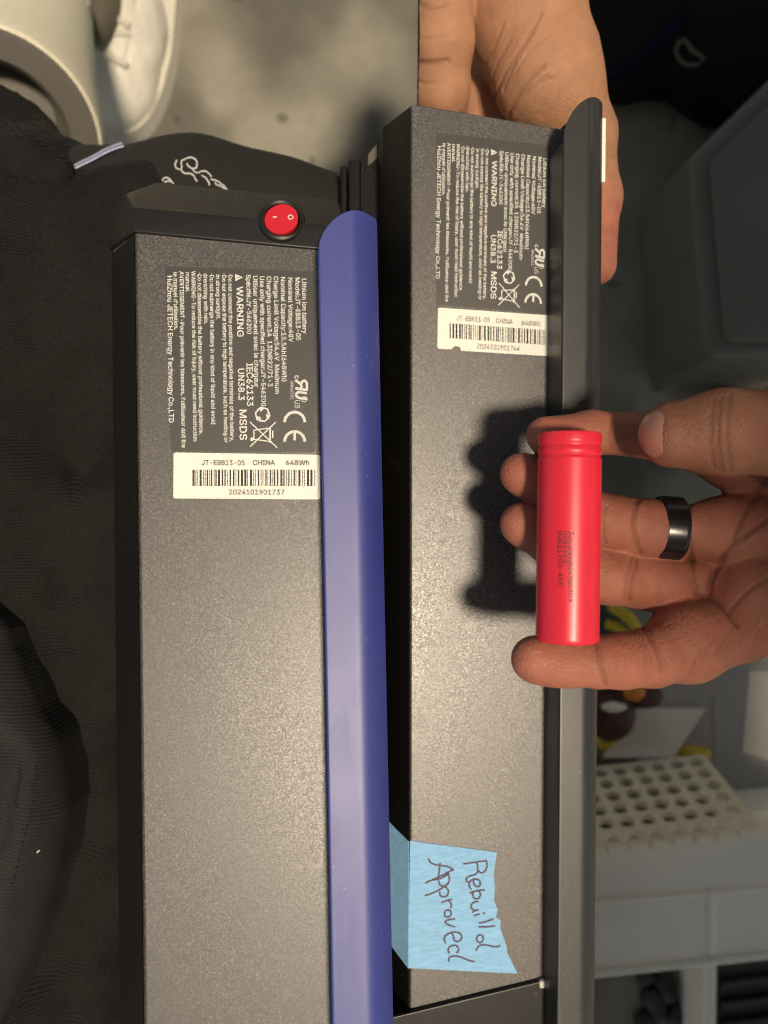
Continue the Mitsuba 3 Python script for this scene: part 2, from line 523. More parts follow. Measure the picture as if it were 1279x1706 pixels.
def text_px(text, origin, length, cap, along, bold=False, lean=0.0):
    """Lettering in pixel space: from origin, length pixels along the direction along, capitals cap pixels high."""
    k = (text, bold)
    if k not in TEXTS:
        TEXTS[k] = meshkit.text_mesh(text, 1.0, depth=1.0, bold=bold)
    m = TEXTS[k].copy()
    v = np.array(m.vertices)
    x0, x1 = v[:, 0].min(), v[:, 0].max()
    x = (v[:, 0] - x0) / (x1 - x0) * length + lean * v[:, 1] * cap
    al = np.array(along, float) / np.linalg.norm(along)
    up = np.array([al[1], -al[0]])
    q = np.asarray(origin, float) + x[:, None] * al + (v[:, 1] * cap)[:, None] * up
    m.vertices = np.column_stack([q, (v[:, 2] > 0.5).astype(float)])
    return m


def c3(cx, cy):               # coordinates measured on an enlargement of pack A's print
    return np.array([160 + cx / 2.558, 280 + cy / 2.558])


DOWN = (0.0125, 1.0)
LINES = [("Lithium ion battery", 877, 472, 706, 19), ("Model:JT-EBB13-05", 849, 468, 735, 19), ("Nominal Voltage:48V", 818, 468, 742, 19),
         ("Nominal Capacity:13.5Ah(648Wh)", 787, 465, 910, 19), ("Charge Limit Voltage:54.6V  Maximum", 757, 462, 962, 19),
         ("Charging current:3A  13INR22/71-3", 727, 462, 932, 19), ("Use only with specified charger:JY-546200", 698, 462, 1015, 19),
         ("Utiliser uniquement avec le chargeur", 669, 460, 935, 19), ("Spécifié:JY-546200", 640, 455, 708, 19),
         ("·Do not connect the positive and negative terminals of the battery,", 563, 450, 1165, 17),
         ("·Do not expose the battery to high temperature, such as heating or", 537, 450, 1170, 17), ("in strong sunlight.", 511, 455, 645, 17),
         ("·Do not submerge the battery in any kind of liquid and avoid", 484, 450, 1092, 17), ("drenching with rain.", 458, 450, 665, 17),
         ("·Do not disassemble the battery without professional guidance.", 432, 447, 1135, 17),
         ("WARNING-To reduce the risk of injury, user must read instruction", 406, 440, 1165, 17), ("manual.", 382, 445, 530, 17),
         ("AVERTISSEMENT-Pour prévenir les blessures, l'utilisateur doit lire", 356, 440, 1192, 17), ("le manuel d'utilisation.", 330, 445, 690, 17),
         ("HuiZhou JETECH Energy Technology Co.,LTD", 303, 460, 1085, 21)]
BOLD = [("WARNING", 599, 505, 720, 27), ("IEC62133", 641, 832, 1015, 26), ("UN38.3", 605, 855, 990, 26), ("MSDS", 611, 1030, 1160, 30)]


def arc(c, r, a0, a1, n=24):
    t = np.radians(np.linspace(a0, a1, n))
    return np.column_stack([c[0] + r * np.cos(t), c[1] + r * np.sin(t)])


def stroke(pts, w, flat=True):
    return LineString(pts).buffer(w / 2, cap_style='flat' if flat else 'round', quad_segs=4)


def marks():
    """The label's symbols, as polygons in pixels: they read from top to bottom, their up is +u."""
    S = []
    s = 1 / 2.558
    t0, t1, t2 = c3(592, 450), c3(592, 482), c3(626, 466)                     # warning triangle
    S.append(Polygon([t0, t1, t2]).difference(Polygon([c3(600, 465), c3(600, 468), c3(615, 467.5), c3(615, 465.5)])))
    C = c3(846, 1090)                                                         # CE mark
    S.append(stroke(arc(C, 42 * s, 100 + 5, 260 - 5 + 0, 24) if False else [c3(846 + 43 * math.cos(q), 1083 + 43 * math.sin(q)) for q in np.radians(np.linspace(180, 360, 24))], 12 * s))
    S.append(stroke([c3(846 + 43 * math.cos(q), 1166 + 43 * math.sin(q)) for q in np.radians(np.linspace(180, 360, 24))], 12 * s))
    S.append(stroke([c3(846, 1123), c3(846, 1160)], 11 * s))
    for k in range(3):                                                        # recycling triangle of arrows
        q = 2 * math.pi * k / 3 + 0.5
        R = np.array([[math.cos(q), -math.sin(q)], [math.sin(q), math.cos(q)]])
        c = np.array([709.0, 1050.0])
        f = lambda x, y: c3(*(c + R @ np.array([x, y])))
        S.append(stroke([f(-22, -24), f(8, -30), f(22, -14)], 6.5 * s))
        S.append(Polygon([f(10, -8), f(34, -14), f(24, 6)]))
        S.append(stroke([f(-20, -20), f(-30, -6)], 6 * s))
    S.append(stroke([c3(655, 1188), c3(766, 1082)], 5 * s))                   # crossed-out bin
    S.append(stroke([c3(655, 1082), c3(772, 1192)], 5 * s))
    S.append(stroke([c3(740, 1108), c3(672, 1117), c3(672, 1156), c3(740, 1165), c3(740, 1108)], 5 * s))
    S.append(stroke([c3(742, 1102), c3(742, 1172)], 6 * s))
    S.append(stroke([c3(752, 1118), c3(752, 1150)], 6 * s))
    S.append(Point(c3(664, 1156)).buffer(8 * s))
    S.append(stroke([c3(886 + 11 * math.cos(q), 985 + 11 * math.sin(q)) for q in np.linspace(0, 6.29, 20)], 3 * s))   # registered sign
    # backward R joined to a U
    S.append(stroke([c3(848, 938), c3(900, 946)], 11 * s))
    S.append(stroke([c3(898, 946), c3(898, 916), c3(890, 906), c3(880, 908), c3(874, 918), c3(874, 944)], 10 * s))
    S.append(stroke([c3(874, 922), c3(848, 903)], 11 * s))
    S.append(stroke([c3(898, 960), c3(862, 954), c3(852, 962), c3(854, 974), c3(866, 980), c3(900, 984)], 10 * s))
    return unary_union(S)


def label_text(fr):
    ms = []
    for txt, cx, y0, y1, cap in LINES:
        ms.append(text_px(txt, c3(cx, y0), (y1 - y0) / 2.558, cap / 2.558, DOWN, bold=True))
    for txt, cx, y0, y1, cap in BOLD:
        ms.append(text_px(txt, c3(cx, y0), (y1 - y0) / 2.558, cap / 2.558, DOWN, bold=True))
    ms.append(text_px("c", c3(846, 884), 13 / 2.558, 22 / 2.558, DOWN, bold=True))
    ms.append(text_px("US", c3(846, 990), 34 / 2.558, 22 / 2.558, DOWN))
    ms.append(text_px("MH66351", c3(828, 910), 76 / 2.558, 13 / 2.558, DOWN))
    m = map_print(cat_(ms), fr, 0.00016, 0.00021)
    return cat_([m, print_on(fr, marks(), 0.00016, 0.00021)])


def barcode(x0, x1, y0, y1, seed, f=c3):
    r = np.random.default_rng(seed)
    x, bars = x0, []
    while x < x1 - 4:
        w = r.choice([3.2, 3.2, 6.4, 6.4, 9.6])
        w = min(w, x1 - x)
        k = (x - x0) / (x1 - x0) * 4
        bars.append(Polygon([f(x, y0 + k * 0), f(x + w, y0), f(x + w, y1), f(x, y1)]))
        x += w + r.choice([3.2, 4.8, 6.4, 8.0])
    return shapely.MultiPolygon(bars)


def switch_mesh():
    pass


RAILTOP = 0.018
TOPA_L, TOPA_R = FA.local(215, 385, 0)[:2], FA.local(525, 414, 0)[:2]


def rail_mesh(fr, x0, x1, y_end, r, ybot, drop=0.009, frac=0.72):
    """The slide rail: flat on top, sloping off on its right side, its left corner rounded at the end."""
    H = RAILTOP
    w = x1 - x0
    prof = rounded([(x0, -0.001), (x0, H), *[(x0 + (0.50 + 0.50 * t) * w, H - drop * t ** 2.2) for t in np.linspace(0, 1, 14)], (x1, -0.001)], 0.0009, 5)
    prof = shapely.segmentize(prof, 0.0007)
    xr = frac * w

    def yt(x, z):
        c = min(max(x - x0, 0.0), xr) / xr
        e = min(max(x1 - x, 0), 0.0012) / 0.0012
        return y_end - r + r * math.sqrt(max(0.0, 1 - (1 - c) ** 2)) - 0.0008 * (1 - e) ** 2
    return fr.mesh(loft(prof, yt, lambda x, z: ybot, 0.0005))


# --- pack A: end cap with the red switch
kA = tag('battery_pack', 'black battery pack with a blue slide rail and a round red switch', 'battery')
slope = (TOPA_R[1] - TOPA_L[1]) / (TOPA_R[0] - TOPA_L[0])
topA = lambda x, z=0: TOPA_L[1] + slope * (x - TOPA_L[0])
XLA = float(FA.local(233, 853, 0)[0])
RA0, RA1 = float(FA.local(537, 853, RAILTOP)[0]), float(FA.local(638, 853, RAILTOP - 0.007)[0])
XRA = RA1 - 0.0012
profA = [(XLA, 0), (XRA, 0), (XRA, -0.001), (XRA - 0.004, -0.058), (XLA - 0.0155, -0.058), (XLA - 0.0155, -0.021)]
XL, XR = profA[0][0], XRA
YB = -0.262
# the sunlit face and the rest of the extruded shell
obj('shell', FA.mesh(loft(rounded(profA, 0.0011), topA, lambda x, z: YB, 0.0006)), 'black_powder_coat', kA, smooth=30)
obj('bevel', FA.mesh(hull([(x, y, z) for y in (YB + 0.001, topA(XLA) - 0.001) for x, z in ((XLA - 0.0011, -0.0006), (XLA - 0.0016, -0.0012), (XLA - 0.0160, -0.0205), (XLA - 0.0160, -0.057), (XLA - 0.0135, -0.057))])), 'black_bevel', kA, smooth=30)


def cap_section(shift, dz, grow):
    pr = [(XL - 0.0004 - grow * 0, 0.0006), (RA0 + 0.010, 0.0006), (RA0 + 0.0125, -0.002), (RA0 + 0.0125, -0.0586), (XLA - 0.0162, -0.0586), (XLA - 0.0162, -0.0206)]
    return pr


capP = cap_section(0, 0, 0)
pts = []
for x, z in capP:
    pts += [(x, topA(x) + 0.0002, z), (x, topA(x) + 0.0085, z)]
for x, z in [(-0.030, -0.017), (RA0 + 0.007, -0.017), (RA0 + 0.007, -0.056), (-0.046, -0.056), (-0.046, -0.030)]:
    pts.append((x, topA(x) + 0.027, z))
capm = hull(pts)
s = m3.Manifold.sphere(0.0009, 8)
capman = m3.Manifold.batch_hull([s.translate(list(np.asarray(q) * 1.0 - np.array([0, 0, 0.0004]))) for q in capm.vertices])
# seat for the switch
sw_c = np.array(list(FA.local(468, 367, 0.0005)[:2]) + [-0.0015])
swn = np.array([0.06, 0.20, 0.96]); swn /= np.linalg.norm(swn)
swx = np.cross([0, 1, 0], swn); swx /= np.linalg.norm(swx)
swy = np.cross(swn, swx)
SW = Frame(sw_c, swx, swy, swn)
seat = SW.mesh(trimesh.creation.cylinder(radius=0.0089, height=0.03, sections=48))
capman = capman - man(seat)
obj('end_cap', FA.mesh(tm(capman)), 'black_plastic', kA, smooth=25)
tag(f'{kA}__end_cap', 'smooth black plastic end cap with chamfered edges')


def revolve(prof, sections=64):
    return trimesh.creation.revolve(np.array(prof), sections=sections)


bez = revolve([(0.0066, -0.006), (0.0066, 0.0010), (0.0071, 0.0021), (0.0080, 0.0025), (0.0089, 0.0021), (0.0094, 0.0010), (0.0094, -0.001), (0.0088, -0.001), (0.0088, -0.006)])
kS = obj('switch', FA.mesh(SW.mesh(bez)), 'black_plastic', kA, smooth=35)
tag(kS, 'round red rocker switch in a black bezel')
rock = m3.Manifold.cylinder(0.012, 0.0065, 0.0065, 64).translate([0, 0, -0.008])
wedge = hull([(x, y, z) for y in (-0.01, 0.01) for x, z in ((-0.008, -0.02), (-0.008, 0.0006), (-0.0005, 0.0022), (0.008, 0.0036), (0.008, -0.02))])
rock = rock ^ man(wedge)
kR = obj('rocker', FA.mesh(SW.mesh(tm(rock))), 'red_switch', kS, smooth=25)
bar = trimesh.creation.box(bounds=[[-0.0033, 0.0007, 0.0012], [-0.0017, 0.0012, 0.00215]])
ring = revolve([(0.00075, 0.0), (0.0011, 0.0), (0.0011, 0.0014), (0.00075, 0.0014), (0.00075, 0.0)], 24)
ring.apply_translation([0.0036, 0.0003, 0.0018])
obj('lettering', FA.mesh(SW.mesh(cat_([bar, ring]))), 'white_print', kS)
railA = rail_mesh(FA, RA0, RA1, FA.local(610, 347, RAILTOP)[1], 0.0175, YB - 0.004)
tag(obj('rail', railA, 'blue_plastic', kA, smooth=35), 'dark blue plastic slide rail along the right edge')
# dark label with white print
lab = Polygon([(275, 443), (524, 452), (524, 753), (284, 752)])
kL = obj('label', print_on(FA, lab.buffer(-3).buffer(3), 0.00002, 0.00016), 'dark_label', kA)
tag(kL, 'dark grey specification label with white print')
obj('lettering', label_text(FA), 'white_print', kL)
brand = cat_([text_px("JETECH", (514.5, 489), 66, 10.5, DOWN, bold=True, lean=0.22), text_px("Red +", (519.5, 598), 24, 5.5, DOWN), text_px("Black -", (521, 660), 29, 5.5, DOWN)])
obj('brand_print', map_print(brand, FA, 0.00002, 0.0001), 'grey_print', kA)
stA = Polygon([c3(330, 1212), c3(955, 1222), c3(955, 1412), c3(328, 1408)]).buffer(-4).buffer(4)
kT = obj('sticker', print_on(FA, stA, 0.00003, 0.00025), 'sticker_paper', kA)
tag(kT, 'white barcode sticker ending in 737')
ACR = (1.0, 0.004)
words = lambda num: cat_([text_px("JT-EBB13-05", c3(450, 1266), 184 / 2.558, 21 / 2.558, ACR, True), text_px("CHINA", c3(668, 1266), 94 / 2.558, 21 / 2.558, ACR, True),
                          text_px("648Wh", c3(808, 1266), 100 / 2.558, 21 / 2.558, ACR, True), text_px(num, c3(566, 1391), 236 / 2.558, 21 / 2.558, ACR, True)])
obj('lettering', map_print(words("2024101901737"), FA, 0.00025, 0.0003), 'black_ink', kT)
obj('barcode', print_on(FA, barcode(410, 942, 1285, 1355, 3), 0.00025, 0.0003), 'black_ink', kT)

# --- pack B
kB = tag('battery_pack_001', 'black battery pack with a black slide rail and a strip of blue tape', 'battery')
tl, tr = FB.local(685, 173, 0)[:2], FB.local(932, 214, 0)[:2]
slB = (tr[1] - tl[1]) / (tr[0] - tl[0])
topB = lambda x, z=0: tl[1] + slB * max(x, 0) + 0.0
yBb = FB.local(690, 1690, 0)[1]
BV = float(FB.local(640, 853, -0.019)[0])
RW = float(FB.local(1000, 700, 0.006)[0])
profB = [(0, 0), (RW - 0.001, 0), (RW, -0.001), (RW - 0.006, -0.058), (BV - 0.0005, -0.058), (BV, -0.019)]
obj('shell', FB.mesh(loft(rounded(profB, 0.0010), topB, lambda x, z: yBb - 0.02, 0.0006)), 'black_powder_coat', kB, smooth=30)
obj('bevel', FB.mesh(hull([(x, y, z) for y in (yBb, topB(0) - 0.0012) for x, z in ((-0.0006, -0.0004), (-0.0010, -0.0008), (BV - 0.0006, -0.0188), (BV - 0.0011, -0.056), (BV + 0.002, -0.056))])), 'black_bevel', kB, smooth=30)
uB = FB.local(990, 157, RAILTOP)[1]
RB0, RB1 = float(FB.local(935, 700, RAILTOP)[0]), float(FB.local(999, 700, RAILTOP - 0.006)[0])
railB = rail_mesh(FB, RB0, RB1, uB, 0.019, -0.285, drop=0.006, frac=0.9)
tag(obj('rail', railB, 'black_rail', kB, smooth=28), 'worn black slide rail along the right edge')
# base flanges on the left underside
for (u0, u1, vt, d) in ((566, 577, 275, 0.358), (580, 601, 266, 0.352)):
    p0, p1 = P(u0, vt, d), P(u1, vt, d)
    obj('base_rib', rbox([p0[0], -0.22, p0[2] - 0.03], [p1[0] + 0.0005, p0[1], p0[2]], 0.0012), 'black_bevel', kB, smooth=30)
pb = [P(601, 266, 0.350), P(634, 228, 0.345), P(668, 200, 0.345), P(668, 900, 0.345), P(601, 900, 0.350)]
blk = [(q[0], q[1], z) for q in pb for z in (HC - 0.348, HC - 0.39)]
obj('base_block', hull(blk), 'black_bevel', kB)
fl = trimesh.creation.extrude_polygon(Polygon([P(613, 256, 0.347)[:2], P(628, 238, 0.347)[:2], P(628, 262, 0.347)[:2], P(613, 275, 0.347)[:2]]), 0.0004, engine='earcut')
fl.apply_translation([0, 0, HC - 0.348])
tag(obj('base_label', fl, 'rim_shade_and_label_grey', kB), 'small pale label on the base')
labB = Polygon([(275, 436), (519, 440), (519, 753), (284, 752)])
kL2 = obj('label', print_on(FB, labB.buffer(-3).buffer(3), 0.00002, 0.00016), 'dark_label', kB)
tag(kL2, 'dark grey specification label with white print')
obj('lettering', label_text(FB), 'white_print', kL2)
obj('brand_print', map_print(brand, FB, 0.00002, 0.0001), 'white_print', kB)
c4 = lambda cx, cy: np.array([620 + cx / 3.045, 160 + cy / 3.045])
stB = Polygon([c4(333, 1073), c4(912, 1114), c4(905, 1320), c4(447, 1292), c4(447, 1275), c4(425, 1268), c4(412, 1272), c4(402, 1285), c4(330, 1282)])
kT2 = obj('sticker', decal(stB.buffer(-3).buffer(3), FB, 0.00003, 0.00025), 'sticker_paper', kB)
tag(kT2, 'white barcode sticker ending in 744 with a torn corner')
AC2 = (1.0, 0.066)


def on_B(m, h0, h1):
    v = np.array(m.vertices)
    m = m.copy()
    m.vertices = FB.world(FB.local(v[:, 0], v[:, 1], h0 + (h1 - h0) * v[:, 2]))
    m.fix_normals()
    return m


wb = cat_([text_px("JT-EBB13-05", c4(428, 1138), 168 / 3.045, 24 / 3.045, AC2, True), text_px("CHINA", c4(626, 1152), 86 / 3.045, 24 / 3.045, AC2, True),
           text_px("648Wh", c4(755, 1162), 98 / 3.045, 24 / 3.045, AC2, True), text_px("2024101901744", c4(530, 1280), 218 / 3.045, 25 / 3.045, AC2, True)])
obj('lettering', on_B(wb, 0.00025, 0.0003), 'grey_ink', kT2)
skew = lambda x, y: c4(x, y + (x - 390) * 0.072)
obj('barcode', decal(barcode(392, 878, 1152, 1228, 4, skew), FB, 0.00025, 0.0003), 'black_ink', kT2)
# white strip on the rail's right flank
q0, q1 = FB.local(1003, 197, 0.012), FB.local(1003, 303, 0.012)
tag(obj('rail_sticker', FB.mesh(trimesh.creation.box(bounds=[[RB1 - 0.0003, q1[1], 0.004], [RB1 + 0.0013, q0[1], 0.0122]])), 'sticker_paper', kB), 'white sticker on the flank of the rail')
# end cap at the lower end, cut at a slant
e0, e1 = FB.local(640, 1697, 0.0012)[:2], FB.local(912, 1629, 0.0012)[:2]
cb = []
for z in (0.0022, -0.058):
    cb += [(e0[0] - 0.004, e0[1], z), (e1[0], e1[1], z), (e1[0] + 0.012, e1[1] - 0.06, z), (e0[0] - 0.004, e0[1] - 0.05, z)]
capB = m3.Manifold.batch_hull([m3.Manifold.sphere(0.0008, 8).translate(list(np.array(q) - [0, 0.0008, 0.0008])) for q in cb])
tag(obj('end_cap', FB.mesh(tm(capB)), 'black_plastic', kB, smooth=30), 'smooth black end cap cut at a slant')
nib = FB.local(906, 1640, 0.003)
tag(obj('catch', FB.mesh(rbox([nib[0] - 0.0018, nib[1] - 0.0022, 0.0], [nib[0] + 0.0012, nib[1] + 0.0014, 0.0030], 0.001)), 'white_card', kB, smooth=30), 'small pale catch at the corner of the end cap')

# blue painter's tape on face and bevel, hand-written
tp = [(683, 1400.6), (720, 1406), (770, 1412), (828, 1420), (825, 1436), (822, 1455), (824, 1478), (823, 1500), (829, 1516), (826, 1528), (834, 1533), (833, 1546),
      (838, 1560), (843, 1574), (845, 1588), (852, 1602), (862, 1622), (800, 1619), (740, 1616), (680, 1612.9)]
tape_face = decal(densify(Polygon(tp), 14), FB, 0.0001, 0.00033)
bn = np.array([-0.0185 + 0.001, -0.0078]) * -1
a3, b3 = np.array([-0.0006, 0.0, 0.00025]), np.array([BV - 0.0008, 0.0, -0.0190])


def bevel_strip(y0, y1, y0b, y1b):
    ex = (b3 - a3) / np.linalg.norm(b3 - a3)
    nn = np.array([ex[2], 0, -ex[0]])
    nn = nn if nn[0] < 0 else -nn
    V = []
    for off in (0.0002, 0.0005):
        V += [a3 + nn * off + [0, y0, 0], a3 + nn * off + [0, y1, 0], b3 + nn * off + [0, y1b, 0], b3 + nn * off + [0, y0b, 0]]
    return hull(V)


t0, t1 = FB.local(685, 1401)[1], FB.local(682, 1613)[1]
tape_bev = FB.mesh(bevel_strip(t0, t1, t0 + 0.004, t1 + 0.005))
kTp = obj('tape', cat_([tape_face, tape_bev]), 'blue_tape', kB)
tag(kTp, 'strip of blue masking tape with handwriting wrapped over the edge')
c7 = lambda cx, cy: np.array([520 + cx / 2.558, 1340 + cy / 2.558])
STROKES = [  # Rebuild
    [(645, 254), (690, 247), (742, 240)], [(742, 240), (745, 262), (735, 285), (718, 292), (706, 280), (704, 258), (700, 248)], [(706, 282), (690, 300), (660, 312), (655, 322), (668, 330)],
    [(690, 320), (692, 345), (704, 352), (716, 342), (712, 325), (695, 318), (676, 325), (668, 345), (676, 360)],
    [(732, 365), (700, 368), (672, 378)], [(700, 368), (716, 380), (712, 398), (694, 402), (684, 390), (690, 372)],
    [(706, 414), (685, 420), (676, 434), (684, 448), (706, 450)], [(706, 450), (690, 454), (684, 460)],
    [(712, 468), (692, 474)], [(734, 464), (730, 466)], [(770, 488), (740, 500), (712, 506)], [(776, 518), (740, 522), (712, 522)],
    [(722, 558), (728, 575), (716, 590), (702, 580), (704, 562), (718, 556)], [(800, 602), (760, 604), (718, 600), (704, 610), (700, 622)],
    # Approved
    [(496, 234), (505, 248), (540, 260), (600, 282)], [(600, 276), (560, 300), (520, 318), (484, 334)], [(545, 252), (540, 290), (538, 318)],
    [(582, 295), (540, 318), (510, 322)], [(570, 290), (584, 318), (572, 345), (552, 348), (540, 328)], [(575, 340), (548, 360), (482, 388)], [(565, 352), (580, 372), (570, 392), (550, 392), (544, 374)],
    [(594, 405), (566, 412), (554, 418)], [(580, 412), (592, 426), (590, 440)], [(580, 450), (592, 462), (584, 478), (568, 478), (564, 462), (578, 450)],
    [(606, 488), (566, 500), (606, 522)], [(596, 550), (602, 566), (608, 584), (626, 582), (638, 568), (632, 552), (606, 544), (578, 552), (562, 568), (568, 590)],
    [(616, 632), (624, 618), (614, 602), (594, 602), (580, 614), (584, 634)], [(688, 670), (650, 658), (606, 646), (586, 652), (582, 668)]]
ink = unary_union([stroke([c7(*q) for q in spline(st, 14)] if len(st) > 2 else [c7(*q) for q in st], 3.1, False) for st in STROKES])
tag(obj('handwriting', decal(ink, FB, 0.00033, 0.0004), 'marker_ink', kTp), 'handwritten words Rebuild Approved in dark marker')

# ------------------------------------------------------------------ the red cell
ctop, cbot = P(949, 722, 0.2495), P(944.5, 1068, 0.2495)
ax = (ctop - cbot) / np.linalg.norm(ctop - cbot)
cx_ = np.cross(ax, [0, 0, 1.0]); cx_ /= np.linalg.norm(cx_)
CF = Frame(cbot, np.cross(ax, cx_), cx_, ax)          # local z along the cell
Lc, Rc = np.linalg.norm(ctop - cbot), 0.0105
kC = tag('battery_cell', 'red cylindrical battery cell held between the fingertips of a hand', 'battery cell')
prof = [(0.0078, 0.00005), (0.0092, 0.0), (0.0100, 0.0003), (0.01045, 0.0011), (Rc, 0.0022), (Rc, Lc - 0.0090), (Rc - 0.0001, Lc - 0.0085), (Rc - 0.00045, Lc - 0.0078), (Rc - 0.00015, Lc - 0.0070), (Rc, Lc - 0.0066),
        (Rc - 0.00005, Lc - 0.0055), (Rc - 0.0005, Lc - 0.0047), (Rc - 0.0005, Lc - 0.0042), (Rc - 0.00005, Lc - 0.0035), (Rc, Lc - 0.0030), (Rc, Lc - 0.0009), (Rc - 0.0003, Lc - 0.0002), (Rc - 0.0009, Lc), (0.0082, Lc + 0.00005), (0.0080, Lc - 0.0003)]
obj('wrap', CF.mesh(revolve(prof, 96)), 'red_wrap', kC, smooth=40)
obj('negative_end', CF.mesh(revolve([(0, 0.0003), (0.0080, 0.0003), (0.0080, 0.0020), (0, 0.0020)], 48)), 'cell_metal', kC, smooth=30)
obj('positive_end', CF.mesh(revolve([(0, Lc - 0.002), (0.0082, Lc - 0.002), (0.0082, Lc - 0.0004), (0.0045, Lc - 0.0004), (0.0042, Lc + 0.0006), (0, Lc + 0.0006)], 48)), 'cell_metal', kC, smooth=30)


def on_cell(m, h0, h1):
    v = np.array(m.vertices)
    rr = Rc + h0 + (h1 - h0) * v[:, 2]
    D = np.stack([(v[:, 0] - 639.5) / F, (853 - v[:, 1]) / F, -np.ones(len(v))], 1)
    C = np.array([0, 0, HC]) - CF.O
    d2, c2 = D - np.outer(D @ ax, ax), C - (C @ ax) * ax
    A, B, Cc = (d2 * d2).sum(1), d2 @ c2, c2 @ c2 - rr ** 2
    t = (-B - np.sqrt(B * B - A * Cc)) / A
    m = m.copy()
    m.vertices = CF.O + C + D * t[:, None]       # the print lies on the wrap
    m.fix_normals()
    return m


c5 = lambda cx, cy: np.array([780 + cx / 2.563, 620 + cy / 2.563])
cl = cat_([text_px("+", c5(443, 682), 6, 6, (0.03, 1), True), text_px("OOUCENB240B03D3", c5(423, 682), 300 / 2.563, 16 / 2.563, (0.02, 1), True),
           text_px("0688102", c5(403, 678), 138 / 2.563, 16 / 2.563, (0.02, 1), True), text_px("INR21700-45E", c5(380, 676), 238 / 2.563, 18 / 2.563, (0.02, 1), True)])
obj('lettering', on_cell(cl, -0.00004, 0.00014), 'black_ink', kC)


# ------------------------------------------------------------------ hands (millimetres)
def J(u, v, d, r):
    return (P(u, v, d) * 1000.0, float(r))


def skin_color(p, base, dark, extra=None):
    f = meshkit.fbm(p / 7.0, 4, 3)[:, None]
    f2 = meshkit.fbm(p / 1.6, 2, 8)[:, None]
    c = np.asarray(base) * (0.82 + 0.36 * f) * (0.94 + 0.12 * f2)
    if extra is not None:
        w = extra[:, None]
        c = c * (1 - w) + np.asarray(dark) * (0.8 + 0.4 * f) * w
    return np.clip(c, 0, 1)


def groove(p, polys):
    out = np.zeros(len(p))
    for pts, depth, width in polys:
        lo, hi = np.min(pts, 0) - 4 * width, np.max(pts, 0) + 4 * width
        k = ((p > lo) & (p < hi)).all(1)
        if k.any():
            d = polyline_dist(p[k], pts)
            out[k] += depth * 1.7 * np.exp(-(d / (width * 0.85)) ** 2)
    return out


def make_hand(base_sdf, lo, hi, h, creases, fine=None):
    polys = []
    for px, depth, width in creases:
        q = spline([list(x) + [0] for x in px], 12)[:, :2] if len(px) > 2 else np.linspace(px[0], px[1], 8)
        polys.append((march(base_sdf, q[:, 0], q[:, 1], 0.2, unit=1000.0), depth, width))

    def sdf(p):
        d = base_sdf(p)
        k = np.abs(d) < 6
        if k.any():
            d = d.copy()
            d[k] += groove(p[k], polys)
            d[k] += 0.55 * (meshkit.fbm(p[k] / 9.0, 3, 5) - 0.5)
        return d
    m = surface(sdf, lo, hi, h)
    return snap(m, sdf, h, 1), polys


IDX = [J(1210, 752, .286, 11.5), J(1095, 726, .274, 8.6), J(985, 721, .2685, 7.4), J(908, 725, .2640, 6.6)]
MID = [J(1190, 885, .281, 11.0), J(1075, 880, .2775, 9.6), J(1000, 868, .2762, 9.6), J(925, 822, .2735, 8.2), J(865, 789, .2695, 7.0)]
RNG_ = [J(1190, 975, .290, 11.0), J(1070, 968, .283, 10.2), J(1000, 958, .2785, 9.8), J(925, 907, .2745, 8.3), J(866, 872, .2700, 7.2)]
PNK = [J(1145, 1072, .274, 13.0), J(1085, 1095, .2640, 10.0), J(995, 1103, .2555, 8.3), J(888, 1098, .2525, 7.4)]
THB = [J(1420, 790, .272, 21), J(1330, 722, .252, 15.5), J(1205, 720, .2415, 13.2), J(1120, 724, .2435, 10.9)]
WR = P(1520, 900, .312) * 1000


PADS = [J(1080, 878, .2768, 9.3), J(1030, 872, .2755, 9.0), J(1105, 970, .281, 10.0), J(1030, 963, .2775, 9.3), J(940, 1106, .2545, 7.6), J(1040, 1102, .2575, 8.9), J(1140, 1066, .2700, 12.4),
        J(880, 793, .2690, 6.9), J(880, 877, .2695, 7.1), J(905, 1102, .2530, 7.2), J(1240, 985, .2830, 14), J(1250, 880, .2850, 11)]


def hand_base(p):
    k = 4.0
    f = np.minimum(chain(p, MID, k), chain(p, RNG_, k))
    f = smin(f, chain(p, IDX, k), 1.0)
    f = smin(f, chain(p, PNK, k), 1.2)
    for c, r in PADS:
        f = smin(f, np.linalg.norm(p - c, axis=1) - r, 4.5)
    pal = chain(p, [(WR, 25), J(1300, 890, .305, 19), J(1205, 880, .285, 12.5)], 5)
    pal = smin(pal, chain(p, [(WR, 25), J(1300, 985, .303, 20), J(1200, 975, .293, 13)], 5), 6)
    pal = smin(pal, chain(p, [(WR, 25), J(1340, 960, .296, 19), J(1230, 1030, .283, 15.5), J(1145, 1075, .274, 13.0)], 5), 7)
    pal = smin(pal, chain(p, [(WR, 25), J(1320, 800, .300, 18), J(1215, 760, .288, 12)], 5), 6)
    pal = smin(pal, chain(p, [(WR, 26), (P(1760, 930, .345) * 1000, 29)], 6), 10)
    f = smin(f, pal, 6)
    return smin(f, chain(p, [(WR, 22)] + THB, 5), 2.5)


